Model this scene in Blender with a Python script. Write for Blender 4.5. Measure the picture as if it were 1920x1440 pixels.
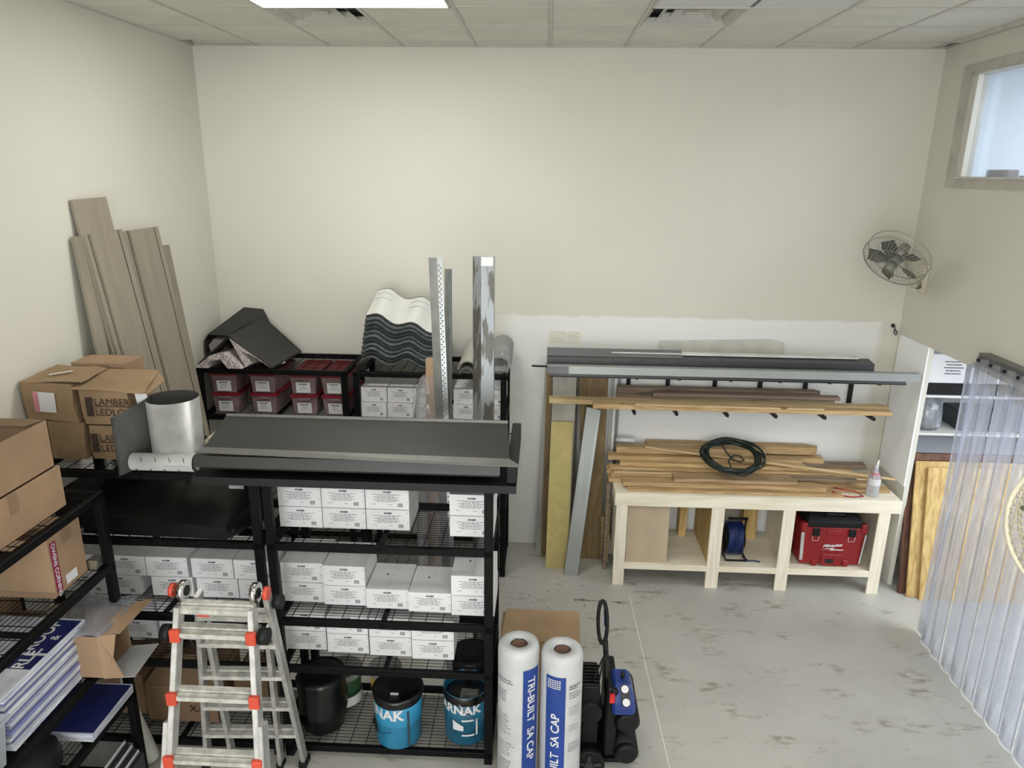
import bpy, bmesh, math, random
from mathutils import Vector, Matrix
R = random.Random(7)
PI = math.pi
for o in list(bpy.data.objects): bpy.data.objects.remove(o)
C = bpy.context.scene.collection
SC = bpy.context.scene

# ------------------------------------------------------------------ camera
def camera():
    F, p, y, r, h = 1355.0, .2886, -.0445, .0116, 3.574
    f = Vector((math.sin(y)*math.cos(p), math.cos(y)*math.cos(p), -math.sin(p)))
    right = Vector((math.cos(y), -math.sin(y), 0)); up = right.cross(f)
    r2 = right*math.cos(r)+up*math.sin(r); u2 = up*math.cos(r)-right*math.sin(r)
    cd = bpy.data.cameras.new('camera'); co = bpy.data.objects.new('camera', cd); C.objects.link(co)
    cd.sensor_width = 36; cd.lens = F/1920*36; cd.clip_end = 100; cd.clip_start = .05
    m = Matrix((r2, u2, -f)).transposed().to_4x4(); m.translation = Vector((0, 0, h)); co.matrix_world = m
    SC.camera = co
camera()
# ------------------------------------------------------------------ world, light, exposure
w = bpy.data.worlds.new('world'); SC.world = w; w.use_nodes = True
w.node_tree.nodes['Background'].inputs[0].default_value = (.75, .85, 1, 1)
w.node_tree.nodes['Background'].inputs[1].default_value = .12
SC.view_settings.view_transform = 'Standard'; SC.view_settings.look = 'None'
SC.view_settings.gamma = 1; SC.view_settings.use_curve_mapping = False
SC.view_settings.exposure = 1.04
PANEL_POWER = 10.5        # emission of the lit ceiling panels
NEXT_ROOM_W = 55.0
def area(name, loc, sx, sy, power, col, rot=(0, 0, 0)):
    l = bpy.data.lights.new(name, 'AREA'); l.shape = 'RECTANGLE'; l.size = sx; l.size_y = sy
    l.energy = power; l.color = col
    o = bpy.data.objects.new(name, l); C.objects.link(o); o.location = loc; o.rotation_euler = rot
    return o
area('next_room_light', (4.7, 4.2, 2.45), 2.0, 2.0, NEXT_ROOM_W, (.86, .93, 1))
area('upper_room_light', (4.7, 4.9, 4.45), 2.0, 1.6, 46, (.84, .92, 1))
area('front_fill_light', (-.9, -2.7, 2.3), 3.6, 3.6, 110, (.92, .96, 1), (PI/2, 0, 0))  # added unseen fill from behind the camera for the far wall and bench

# ------------------------------------------------------------------ materials
MATS = {}
def nodes(m):
    m.use_nodes = True; nt = m.node_tree
    return nt, nt.nodes['Principled BSDF']
def mat(name, col, rough=.6, metal=0, var=.06, scale=6.0, bump=0.0, bscale=60, stretch=None, hue2=None, rnd=0.0, alpha=None, lo=.35, hi=.65, coat=0):
    if name in MATS: return MATS[name]
    m = bpy.data.materials.new(name); nt, b = nodes(m); N = nt.nodes; K = nt.links
    b.inputs['Roughness'].default_value = rough; b.inputs['Metallic'].default_value = metal
    if coat: b.inputs['Coat Weight'].default_value = coat
    tc = N.new('ShaderNodeTexCoord'); mp = N.new('ShaderNodeMapping'); K.new(tc.outputs['Object'], mp.inputs[0])
    if stretch: mp.inputs['Scale'].default_value = stretch
    oi = N.new('ShaderNodeObjectInfo')
    vm = N.new('ShaderNodeVectorMath'); vm.operation = 'SCALE'; vm.inputs[0].default_value = (13, 7, 5); K.new(oi.outputs['Random'], vm.inputs['Scale'])
    va = N.new('ShaderNodeVectorMath'); K.new(mp.outputs[0], va.inputs[0]); K.new(vm.outputs[0], va.inputs[1])
    nz = N.new('ShaderNodeTexNoise'); nz.inputs['Scale'].default_value = scale; nz.inputs['Detail'].default_value = 6
    K.new(va.outputs[0], nz.inputs['Vector'])
    rp = N.new('ShaderNodeValToRGB'); K.new(nz.outputs['Fac'], rp.inputs[0])
    c2 = hue2 if hue2 else tuple(max(0, c*(1-var*3)) for c in col)
    rp.color_ramp.elements[0].position = lo; rp.color_ramp.elements[1].position = hi
    rp.color_ramp.elements[0].color = (*c2, 1); rp.color_ramp.elements[1].color = (*col, 1)
    out = rp.outputs[0]
    if rnd:
        mr = N.new('ShaderNodeMapRange'); mr.inputs[3].default_value = 1-rnd; mr.inputs[4].default_value = 1+rnd
        K.new(oi.outputs['Random'], mr.inputs[0])
        mx = N.new('ShaderNodeVectorMath'); mx.operation = 'SCALE'; K.new(out, mx.inputs[0]); K.new(mr.outputs[0], mx.inputs['Scale'])
        out = mx.outputs[0]
    K.new(out, b.inputs['Base Color'])
    if bump:
        n2 = N.new('ShaderNodeTexNoise'); n2.inputs['Scale'].default_value = bscale; n2.inputs['Detail'].default_value = 4
        K.new(va.outputs[0], n2.inputs['Vector'])
        bp = N.new('ShaderNodeBump'); bp.inputs['Strength'].default_value = bump; bp.inputs['Distance'].default_value = .01
        K.new(n2.outputs['Fac'], bp.inputs['Height']); K.new(bp.outputs[0], b.inputs['Normal'])
    if alpha is not None: b.inputs['Alpha'].default_value = alpha
    MATS[name] = m
    return m
def emit(name, col, s):
    m = bpy.data.materials.new(name); nt, b = nodes(m)
    b.inputs['Base Color'].default_value = (*col, 1); b.inputs['Emission Color'].default_value = (*col, 1)
    b.inputs['Emission Strength'].default_value = s; return m

def wall_mat(name, base, patch=None):
    m = bpy.data.materials.new(name); nt, b = nodes(m); N = nt.nodes; K = nt.links
    b.inputs['Roughness'].default_value = .75
    g = N.new('ShaderNodeNewGeometry')
    nz = N.new('ShaderNodeTexNoise'); nz.inputs['Scale'].default_value = 1.3; nz.inputs['Detail'].default_value = 5
    K.new(g.outputs['Position'], nz.inputs['Vector'])
    rp = N.new('ShaderNodeValToRGB'); K.new(nz.outputs['Fac'], rp.inputs[0])
    rp.color_ramp.elements[0].position = .3; rp.color_ramp.elements[1].position = .7
    rp.color_ramp.elements[0].color = (*[c*.965 for c in base], 1); rp.color_ramp.elements[1].color = (*base, 1)
    out = rp.outputs[0]
    if patch:      # the whiter rolled-on paint of the lower wall
        x0, x1, z1, col = patch
        sp = N.new('ShaderNodeSeparateXYZ'); K.new(g.outputs['Position'], sp.inputs[0])
        n2 = N.new('ShaderNodeTexNoise'); n2.inputs['Scale'].default_value = 7; K.new(g.outputs['Position'], n2.inputs['Vector'])
        def edge(src, v, sgn, soft):
            a = N.new('ShaderNodeMath'); a.operation = 'MULTIPLY_ADD'; K.new(n2.outputs['Fac'], a.inputs[0]); a.inputs[1].default_value = .05; K.new(src, a.inputs[2])
            r_ = N.new('ShaderNodeMapRange'); K.new(a.outputs[0], r_.inputs[0])
            r_.inputs[1].default_value = v-soft*sgn; r_.inputs[2].default_value = v+soft*sgn
            return r_.outputs[0]
        e = [edge(sp.outputs[0], x0, 1, .12), edge(sp.outputs[0], x1, -1, .03), edge(sp.outputs[2], z1, -1, .012)]
        m1 = N.new('ShaderNodeMath'); m1.operation = 'MULTIPLY'; K.new(e[0], m1.inputs[0]); K.new(e[1], m1.inputs[1])
        m2 = N.new('ShaderNodeMath'); m2.operation = 'MULTIPLY'; K.new(m1.outputs[0], m2.inputs[0]); K.new(e[2], m2.inputs[1])
        mx = N.new('ShaderNodeMix'); mx.data_type = 'RGBA'; K.new(m2.outputs[0], mx.inputs[0]); K.new(out, mx.inputs[6]); mx.inputs[7].default_value = (*col, 1)
        out = mx.outputs[2]
    K.new(out, b.inputs['Base Color'])
    n3 = N.new('ShaderNodeTexNoise'); n3.inputs['Scale'].default_value = 90; K.new(g.outputs['Position'], n3.inputs['Vector'])
    bp = N.new('ShaderNodeBump'); bp.inputs['Strength'].default_value = .12; bp.inputs['Distance'].default_value = .004
    K.new(n3.outputs['Fac'], bp.inputs['Height']); K.new(bp.outputs[0], b.inputs['Normal'])
    return m

def floor_mat():
    m = bpy.data.materials.new('sealed_concrete'); nt, b = nodes(m); N = nt.nodes; K = nt.links
    g = N.new('ShaderNodeNewGeometry')
    def noise(s, sc=(1, 1, 1), d=6, off=(0, 0, 0), rough=.5):
        mp = N.new('ShaderNodeMapping'); mp.inputs['Scale'].default_value = sc; mp.inputs['Location'].default_value = off; K.new(g.outputs['Position'], mp.inputs[0])
        n = N.new('ShaderNodeTexNoise'); n.inputs['Scale'].default_value = s; n.inputs['Detail'].default_value = d; n.inputs['Roughness'].default_value = rough; K.new(mp.outputs[0], n.inputs['Vector']); return n.outputs['Fac']
    def ramp(src, a, ca, b_, cb):
        r = N.new('ShaderNodeValToRGB'); K.new(src, r.inputs[0]); e = r.color_ramp.elements
        e[0].position = a; e[1].position = b_; e[0].color = (*ca, 1); e[1].color = (*cb, 1); return r.outputs[0]
    base = ramp(noise(1.1, d=8, rough=.6), .3, (.39, .38, .345), .7, (.50, .49, .45))
    # scuffed brown patches
    sc = ramp(noise(2.6, (1.0, 2.0, 1), 3, (3.1, .4, 0)), .545, (0, 0, 0), .66, (1, 1, 1))
    fine = ramp(noise(9, (1, 2.6, 1), 4), .46, (0, 0, 0), .62, (1, 1, 1))
    mm = N.new('ShaderNodeMath'); mm.operation = 'MULTIPLY'; K.new(sc, mm.inputs[0]); K.new(fine, mm.inputs[1])
    mk = N.new('ShaderNodeMath'); mk.operation = 'MULTIPLY'; K.new(mm.outputs[0], mk.inputs[0]); mk.inputs[1].default_value = .8
    mx = N.new('ShaderNodeMix'); mx.data_type = 'RGBA'; K.new(mk.outputs[0], mx.inputs[0]); K.new(base, mx.inputs[6]); mx.inputs[7].default_value = (.22, .19, .145, 1)
    sp = ramp(noise(38, d=2, off=(5, 1, 0)), .71, (0, 0, 0), .74, (1, 1, 1))
    m2 = N.new('ShaderNodeMix'); m2.data_type = 'RGBA'; K.new(sp, m2.inputs[0]); K.new(mx.outputs[2], m2.inputs[6]); m2.inputs[7].default_value = (.2, .18, .15, 1)
    K.new(m2.outputs[2], b.inputs['Base Color'])
    rr = N.new('ShaderNodeMapRange'); K.new(noise(4), rr.inputs[0]); rr.inputs[3].default_value = .28; rr.inputs[4].default_value = .5; K.new(rr.outputs[0], b.inputs['Roughness'])
    return m

def wood_mat(name, light, dark, axis, rough=.65, knots=True, ring=9, rnd=.1):
    m = bpy.data.materials.new(name); nt, b = nodes(m); N = nt.nodes; K = nt.links
    b.inputs['Roughness'].default_value = rough
    tc = N.new('ShaderNodeTexCoord'); oi = N.new('ShaderNodeObjectInfo')
    vm = N.new('ShaderNodeVectorMath'); vm.operation = 'SCALE'; vm.inputs[0].default_value = (11, 17, 5); K.new(oi.outputs['Random'], vm.inputs['Scale'])
    va = N.new('ShaderNodeVectorMath'); K.new(tc.outputs['Object'], va.inputs[0]); K.new(vm.outputs[0], va.inputs[1])
    mp = N.new('ShaderNodeMapping'); s = [1, 1, 1]; s[axis] = .07; mp.inputs['Scale'].default_value = s; K.new(va.outputs[0], mp.inputs[0])
    n1 = N.new('ShaderNodeTexNoise'); n1.inputs['Scale'].default_value = ring; n1.inputs['Detail'].default_value = 3; K.new(mp.outputs[0], n1.inputs['Vector'])
    mm = N.new('ShaderNodeMath'); mm.operation = 'MULTIPLY'; K.new(n1.outputs['Fac'], mm.inputs[0]); mm.inputs[1].default_value = 9
    fr = N.new('ShaderNodeMath'); fr.operation = 'PINGPONG'; K.new(mm.outputs[0], fr.inputs[0]); fr.inputs[1].default_value = .5
    n2 = N.new('ShaderNodeTexNoise'); n2.inputs['Scale'].default_value = 60; n2.inputs['Detail'].default_value = 5; K.new(mp.outputs[0], n2.inputs['Vector'])
    ad = N.new('ShaderNodeMath'); K.new(fr.outputs[0], ad.inputs[0]); K.new(n2.outputs['Fac'], ad.inputs[1])
    rp = N.new('ShaderNodeValToRGB'); K.new(ad.outputs[0], rp.inputs[0]); e = rp.color_ramp.elements
    e[0].position = .42; e[0].color = (*dark, 1); e[1].position = .95; e[1].color = (*light, 1)
    out = rp.outputs[0]
    if knots:
        vo = N.new('ShaderNodeTexVoronoi'); vo.inputs['Scale'].default_value = 3.2
        m3 = N.new('ShaderNodeMapping'); s = [1.6, 1.6, 1.6]; s[axis] = .8; m3.inputs['Scale'].default_value = s; K.new(va.outputs[0], m3.inputs[0]); K.new(m3.outputs[0], vo.inputs['Vector'])
        r2 = N.new('ShaderNodeValToRGB'); K.new(vo.outputs['Distance'], r2.inputs[0]); r2.color_ramp.elements[0].position = .05; r2.color_ramp.elements[1].position = .11
        r2.color_ramp.elements[0].color = (.35, .2, .1, 1); r2.color_ramp.elements[1].color = (1, 1, 1, 1)
        mx = N.new('ShaderNodeMix'); mx.data_type = 'RGBA'; mx.blend_type = 'MULTIPLY'; mx.inputs[0].default_value = 1; K.new(out, mx.inputs[6]); K.new(r2.outputs[0], mx.inputs[7]); out = mx.outputs[2]
    mr = N.new('ShaderNodeMapRange'); mr.inputs[3].default_value = 1-rnd; mr.inputs[4].default_value = 1+rnd*.6; K.new(oi.outputs['Random'], mr.inputs[0])
    sc = N.new('ShaderNodeVectorMath'); sc.operation = 'SCALE'; K.new(out, sc.inputs[0]); K.new(mr.outputs[0], sc.inputs['Scale'])
    K.new(sc.outputs[0], b.inputs['Base Color']); MATS[name] = m
    return m

def clear_film(name, tint, haze, streak=None, gloss=.12, rough=.12):
    """clear plastic: part see-through, part milky, with a glossy face"""
    m = bpy.data.materials.new(name); m.use_nodes = True; nt = m.node_tree; N = nt.nodes; K = nt.links; N.clear()
    out = N.new('ShaderNodeOutputMaterial'); tr = N.new('ShaderNodeBsdfTransparent'); tr.inputs[0].default_value = (*tint, 1)
    df = N.new('ShaderNodeBsdfDiffuse'); df.inputs[0].default_value = (.80, .83, .90, 1)
    tl = N.new('ShaderNodeBsdfTranslucent'); tl.inputs[0].default_value = (.80, .83, .92, 1)
    gl = N.new('ShaderNodeBsdfGlossy'); gl.inputs['Roughness'].default_value = rough; gl.inputs[0].default_value = (.95, .96, 1, 1)
    md = N.new('ShaderNodeMixShader'); md.inputs[0].default_value = .5; K.new(df.outputs[0], md.inputs[1]); K.new(tl.outputs[0], md.inputs[2])
    m1 = N.new('ShaderNodeMixShader'); K.new(tr.outputs[0], m1.inputs[1]); K.new(md.outputs[0], m1.inputs[2]); m1.inputs[0].default_value = haze
    if streak:
        tc = N.new('ShaderNodeTexCoord'); mp = N.new('ShaderNodeMapping'); mp.inputs['Scale'].default_value = streak; K.new(tc.outputs['Object'], mp.inputs[0])
        nz = N.new('ShaderNodeTexNoise'); nz.inputs['Scale'].default_value = 1; nz.inputs['Detail'].default_value = 8; nz.inputs['Roughness'].default_value = .65; K.new(mp.outputs[0], nz.inputs['Vector'])
        mr = N.new('ShaderNodeMapRange'); mr.inputs[1].default_value = .35; mr.inputs[2].default_value = .7; mr.inputs[3].default_value = haze*.8; mr.inputs[4].default_value = min(1, haze*1.45)
        K.new(nz.outputs['Fac'], mr.inputs[0]); K.new(mr.outputs[0], m1.inputs[0])
    fr = N.new('ShaderNodeFresnel'); fr.inputs[0].default_value = 1.35
    ma = N.new('ShaderNodeMath'); ma.operation = 'MULTIPLY_ADD'; K.new(fr.outputs[0], ma.inputs[0]); ma.inputs[1].default_value = .6; ma.inputs[2].default_value = gloss*.2
    m2 = N.new('ShaderNodeMixShader'); K.new(ma.outputs[0], m2.inputs[0]); K.new(m1.outputs[0], m2.inputs[1]); K.new(gl.outputs[0], m2.inputs[2])
    K.new(m2.outputs[0], out.inputs[0]); MATS[name] = m
    return m

WALL = (.66, .64, .57)
wallm = wall_mat('greige_wall_paint', WALL)
wallb = wall_mat('back_wall_paint', WALL, (-.35, 3.02, 2.33, (.77, .77, .755)))
wallw = wall_mat('white_wall_paint', (.90, .92, .92))
nextw = wall_mat('next_room_paint', (.72, .75, .80))
upw = wall_mat('upper_room_paint', (.70, .74, .76))
floorm = floor_mat()
tilem = mat('mineral_fibre_tile', (.68, .66, .59), .9, var=.03, scale=3, bump=.25, bscale=160)
gridm = mat('ceiling_grid_metal', (.52, .50, .45), .5, var=.02)  # runner colour darkened to stand in for missing shadow lines between tiles
ventm = mat('vent_metal', (.50, .49, .45), .5, var=.03)
dark = mat('dark_void', (.015, .015, .015), .9)
blk = mat('black_powder_coat', (.0035, .0035, .004), .5, var=.1)
blkwire = mat('black_wire', (.003, .003, .003), .5)
blkgloss = mat('glossy_black_plastic', (.005, .005, .0055), .28, bump=.15, bscale=9)
blkmatt = mat('matt_black_plastic', (.006, .006, .0065), .55)
for _m, _v in ((blk, .15), (blkwire, .1), (blkmatt, .3)): _m.node_tree.nodes['Principled BSDF'].inputs['Specular IOR Level'].default_value = _v
card = mat('corrugated_cardboard', (.33, .215, .13), .85, var=.05, scale=5, bump=.06, bscale=25, rnd=.05)
card2 = mat('kraft_paper', (.29, .195, .108), .8, var=.07, scale=4, bump=.25, bscale=7, rnd=.05)
card3 = mat('darker_cardboard', (.20, .125, .07), .85, var=.07, scale=4, bump=.08, bscale=20)
tape = mat('packing_tape', (.28, .185, .12), .3, var=.04)
whitecard = mat('white_cardboard', (.74, .73, .75), .75, var=.02, scale=4, rnd=.04)
ink = mat('black_ink', (.05, .05, .055), .8)
inkgrey = mat('grey_ink', (.16, .16, .175), .8)
brownink = mat('brown_ink', (.045, .028, .02), .8)
taupe = mat('taupe_composite', (.29, .255, .20), .7, var=.05, scale=5, stretch=(3, 3, .25), bump=.03)
taupedk = mat('taupe_edge', (.10, .085, .065), .8)
flash = mat('charcoal_sheet_metal', (.030, .030, .028), .42, metal=.25, var=.05, scale=3)
flashedge = mat('light_sheet_edge', (.155, .155, .145), .4, metal=.4)
ltsheet = mat('light_grey_sheet', (.36, .38, .37), .4, metal=.25, var=.03, scale=3)
dksheet = mat('dark_grey_sheet', (.055, .058, .062), .4, metal=.3, var=.05)
midsheet = mat('mid_grey_sheet', (.17, .18, .185), .4, metal=.3, var=.05)
galv = mat('galvanised_metal', (.42, .44, .44), .32, metal=.75, var=.08, scale=9, bump=.05, bscale=12)
coilm = mat('bright_coil_metal', (.56, .56, .55), .28, metal=.35, var=.10, scale=7, bump=.12, bscale=6)
alum = mat('ladder_aluminium', (.60, .59, .57), .4, metal=.45, var=.10, scale=14)
rungm = mat('rung_aluminium', (.64, .63, .58), .45, metal=.3, var=.12, scale=22)
redpl = mat('ladder_red_plastic', (.60, .07, .035), .4)
chrome = mat('chrome', (.7, .7, .7), .12, metal=1)
tar = mat('tarry_aluminium', (.30, .32, .335), .36, metal=.45, hue2=(.11, .105, .095), scale=8, stretch=(1.6, 1.6, .3), lo=.44, hi=.50, bump=.1, bscale=20)
tileside = mat('grey_green_tile', (.085, .10, .10), .75, var=.16, scale=30, bump=.5, bscale=60, rnd=.3)
tiletop = mat('white_tile_film', (.66, .67, .63), .35, var=.03, scale=6)
binm = mat('smoky_pink_plastic', (.28, .19, .195), .25, var=.1, scale=8, alpha=.9)
redlid = mat('red_lid', (.20, .010, .020), .35, var=.05)
labelw = mat('white_label', (.66, .66, .67), .7, var=.01)
foam = mat('speckled_foam', (.66, .60, .56), .8, hue2=(.30, .24, .25), scale=70, lo=.40, hi=.56, bump=.4, bscale=70)
bench_m = wood_mat('pale_plywood', (.84, .78, .64), (.72, .65, .50), 0, knots=False, ring=4, rnd=.03)
bench_v = wood_mat('pale_plywood_upright', (.84, .78, .64), (.72, .64, .50), 2, knots=False, ring=6, rnd=.03)
mdf = mat('pinkish_fibreboard', (.50, .40, .28), .8, var=.04, scale=5)
pine = wood_mat('pine_lumber', (.56, .39, .20), (.38, .24, .105), 0, rnd=.16)
pinelt = wood_mat('light_pine_lumber', (.62, .47, .26), (.46, .32, .16), 0, rnd=.08)
oldwood = wood_mat('weathered_lumber', (.27, .20, .14), (.16, .11, .08), 0, rnd=.12)
plyv = wood_mat('yellow_plywood', (.66, .47, .20), (.44, .27, .09), 2, knots=False, ring=5)
plybrown = wood_mat('brown_plywood', (.22, .15, .065), (.15, .10, .04), 2, knots=False, ring=5, rnd=.03)
redwood = wood_mat('reddish_frame_wood', (.16, .07, .04), (.07, .03, .02), 2)
yellow = mat('yellow_foam_board', (.55, .46, .19), .75, var=.05, scale=12)
greyboard = mat('whitewashed_board', (.46, .44, .39), .8, var=.10, scale=8, stretch=(1, 1, .3))
hosem = mat('dark_green_hose', (.012, .022, .016), .35)
bluem = mat('blue_cable', (.005, .018, .10), .35)
bluepl = mat('blue_plastic', (.008, .032, .20), .35, coat=.3)
bluerib = mat('blue_print', (.010, .048, .26), .4)
wrap = mat('white_poly_wrap', (.50, .51, .52), .42, var=.03, scale=9, bump=.5, bscale=14)
core = mat('brown_core', (.16, .09, .06), .8)
karn = mat('sky_blue_pail', (.03, .27, .48), .35, var=.08, scale=5)
karn2 = mat('teal_blue_pail', (.02, .16, .27), .4, var=.15, scale=7)
milk = mat('red_toolbox_plastic', (.25, .008, .010), .42, var=.04)
cream = mat('cream_plastic', (.66, .62, .48), .4)
fanwire = mat('fan_wire_metal', (.40, .39, .34), .4, metal=.3)
bladem = mat('grey_fan_blade', (.20, .21, .175), .4)
navy = mat('navy_print', (.01, .016, .10), .5)
signw = mat('corrugated_sign_plastic', (.62, .64, .70), .5, rnd=.22, hue2=(.42, .44, .52), scale=9)
green = mat('green_pail', (.03, .09, .035), .4); ylw = mat('yellow_pail', (.42, .30, .05), .4); greylid = mat('grey_lid', (.25, .26, .24), .4)
film = clear_film('crumpled_clear_film', (.93, .93, .93), .22, streak=(25, 25, 14), rough=.08)
pvc = clear_film('clear_pvc_strip', (.93, .945, .98), .20, streak=(60, 60, 1.3), rough=.2)
glassm = clear_film('window_glass', (.95, .97, 1), .03)
tubm = clear_film('milky_tub_plastic', (.8, .83, .85), .62)
maroon = mat('maroon_print', (.26, .012, .07), .5)
gold = mat('silver_foil', (.5, .48, .42), .2, metal=.8, bump=.8, bscale=20)
panel_on = emit('lit_diffuser', (1, .99, .93), PANEL_POWER)
panel_off = mat('unlit_diffuser', (.60, .61, .62), .4, var=.01)

# ------------------------------------------------------------------ mesh builder
WM = {}
class MB:
    def __init__(s): s.bm = bmesh.new(); s.mi = 0
    def f(s, vs):
        try:
            fc = s.bm.faces.new(vs); fc.material_index = s.mi; return fc
        except ValueError: return None
    def v(s, p): return s.bm.verts.new(p)
    def box(s, a, b, M=None):
        x0, y0, z0 = a; x1, y1, z1 = b
        P = [(x0, y0, z0), (x1, y0, z0), (x1, y1, z0), (x0, y1, z0), (x0, y0, z1), (x1, y0, z1), (x1, y1, z1), (x0, y1, z1)]
        V = [s.v(M @ Vector(p) if M else p) for p in P]
        for q in ((3, 2, 1, 0), (4, 5, 6, 7), (0, 1, 5, 4), (1, 2, 6, 5), (2, 3, 7, 6), (3, 0, 4, 7)): s.f([V[i] for i in q])
        return s
    def bar(s, p, q, w, h, up=(0, 0, 1)):
        p = Vector(p); q = Vector(q); d = (q-p); L = d.length; d.normalize(); up = Vector(up)
        if abs(d.dot(up)) > .98: up = Vector((0, 1, 0))
        sx = d.cross(up).normalized(); sz = sx.cross(d)
        M = Matrix((sx, d, sz)).transposed().to_4x4(); M.translation = p
        return s.box((-w/2, 0, -h/2), (w/2, L, h/2), M)
    def cyl(s, p, q, r, n=16, r2=None, caps=True):
        p = Vector(p); q = Vector(q); d = (q-p).normalized(); r2 = r if r2 is None else r2
        a = d.orthogonal().normalized(); b = d.cross(a)
        A = [s.v(p+(a*math.cos(2*PI*i/n)+b*math.sin(2*PI*i/n))*r) for i in range(n)]
        B = [s.v(q+(a*math.cos(2*PI*i/n)+b*math.sin(2*PI*i/n))*r2) for i in range(n)]
        for i in range(n):
            fc = s.f([A[i], A[(i+1) % n], B[(i+1) % n], B[i]])
            if fc and n > 8: fc.smooth = True
        if caps: s.f(A[::-1]); s.f(B)
        return s
    def tube(s, pts, r, n=6, closed=False):
        P = [Vector(p) for p in pts]; rings = []; N = len(P); prev = None
        for i, p in enumerate(P):
            t = (P[(i+1) % N]-P[i-1]) if closed else (P[min(i+1, N-1)]-P[max(i-1, 0)])
            t.normalize()
            if prev is None: a = t.orthogonal().normalized()
            else:
                a = prev-t*prev.dot(t)
                a = a.normalized() if a.length > 1e-6 else t.orthogonal().normalized()
            prev = a; b = t.cross(a)
            rings.append([s.v(p+(a*math.cos(2*PI*k/n)+b*math.sin(2*PI*k/n))*r) for k in range(n)])
        for i in range(N if closed else N-1):
            A = rings[i]; B = rings[(i+1) % N]
            for k in range(n):
                fc = s.f([A[k], A[(k+1) % n], B[(k+1) % n], B[k]])
                if fc: fc.smooth = True
        if not closed: s.f(rings[0][::-1]); s.f(rings[-1])
        return s
    def lathe(s, prof, c=(0, 0, 0), n=28, jit=0, caps=True, seed=1, smooth=True):
        rr = random.Random(seed); rings = []
        for (r, z) in prof:
            rings.append([s.v((c[0]+(r+rr.uniform(-jit, jit))*math.cos(2*PI*k/n), c[1]+(r+rr.uniform(-jit, jit))*math.sin(2*PI*k/n), c[2]+z)) for k in range(n)])
        for A, B in zip(rings, rings[1:]):
            for k in range(n):
                fc = s.f([A[k], A[(k+1) % n], B[(k+1) % n], B[k]])
                if fc: fc.smooth = smooth
        if caps: s.f(rings[0][::-1]); s.f(rings[-1])
        return s
    def prism(s, poly, ext):
        e = Vector(ext); A = [s.v(Vector(p)) for p in poly]; B = [s.v(Vector(p)+e) for p in poly]; n = len(poly)
        s.f(A); s.f(B[::-1])
        for i in range(n): s.f([A[i], B[i], B[(i+1) % n], A[(i+1) % n]])
        return s
    def fold(s, line, ext, t):
        """bent sheet: a polyline of points swept along ext, thickness t"""
        P = [Vector(p) for p in line]; e = Vector(ext); ed = e.normalized(); n = len(P); off = []
        for i in range(n):
            ds = []
            if i > 0: ds.append((P[i]-P[i-1]).normalized().cross(ed))
            if i < n-1: ds.append((P[i+1]-P[i]).normalized().cross(ed))
            v = sum(ds, Vector()); v.normalize(); off.append(v*t)
        return s.prism(P+[P[i]+off[i] for i in range(n-1, -1, -1)], e)
    def grid(s, fn, nu, nv, t=0, smooth=True):
        V = [[s.v(fn(i/nu, j/nv)) for j in range(nv+1)] for i in range(nu+1)]
        fs = []
        for i in range(nu):
            for j in range(nv):
                fc = s.f([V[i][j], V[i+1][j], V[i+1][j+1], V[i][j+1]])
                if fc: fc.smooth = smooth; fs.append(fc)
        if t:
            s.bm.normal_update()
            bmesh.ops.solidify(s.bm, geom=fs, thickness=t)
        return s
    def crumple(s, cuts, amp, seed=0):
        bmesh.ops.subdivide_edges(s.bm, edges=s.bm.edges[:], cuts=cuts, use_grid_fill=True)
        rr = random.Random(seed)
        from mathutils import noise
        o = Vector((rr.uniform(0, 50), rr.uniform(0, 50), 0))
        for v in s.bm.verts:
            v.co += noise.noise_vector(v.co*6+o)*amp + noise.noise_vector(v.co*17+o)*amp*.4
        return s
    def mesh(s, name, mats, bevel=0, weld=False):
        if weld: bmesh.ops.remove_doubles(s.bm, verts=s.bm.verts, dist=1e-5)
        if bevel: bmesh.ops.bevel(s.bm, geom=s.bm.edges[:], offset=bevel, segments=1, affect='EDGES')
        bmesh.ops.recalc_face_normals(s.bm, faces=s.bm.faces)
        me = bpy.data.meshes.new(name); s.bm.to_mesh(me); s.bm.free()
        for m in (mats if isinstance(mats, (list, tuple)) else [mats]): me.materials.append(m)
        return me
    def build(s, name, mats, parent=None, world=True, **k):
        """parts: built in world coordinates under a thing (or local when world=False)"""
        me = s.mesh(name, mats, **k)
        if parent is not None and world: me.transform(WM[parent.name].inverted())
        o = bpy.data.objects.new(name, me); C.objects.link(o)
        if parent is not None:
            o.parent = parent; WM[o.name] = WM[parent.name].copy()
        else:
            if me.vertices:
                xs = [v.co for v in me.vertices]; c = Vector(((min(v.x for v in xs)+max(v.x for v in xs))/2, (min(v.y for v in xs)+max(v.y for v in xs))/2, min(v.z for v in xs)))
                me.transform(Matrix.Translation(-c)); o.location = c; WM[o.name] = Matrix.Translation(c)
        return o
def put(me, name, parent=None, M=None):
    o = bpy.data.objects.new(name, me); C.objects.link(o)
    if parent is not None: o.parent = parent
    if M is not None:
        o.matrix_basis = M
    WM[o.name] = (WM[parent.name] if parent is not None else Matrix()) @ (M or Matrix())
    return o
def tag(o, label, cat, group=None):
    o['label'] = label; o['category'] = cat
    if group: o['group'] = group
    return o
def thing(name, label, cat, loc=(0, 0, 0), rotz=0, group=None, M=None):
    o = bpy.data.objects.new(name, None); C.objects.link(o); o.empty_display_size = .05
    m = M if M is not None else Matrix.Translation(loc) @ Matrix.Rotation(rotz, 4, 'Z')
    o.matrix_basis = m; WM[o.name] = m.copy()
    return tag(o, label, cat, group)
def struct(o): o['kind'] = 'structure'; return o
def stuff(o): o['kind'] = 'stuff'; return o
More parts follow.
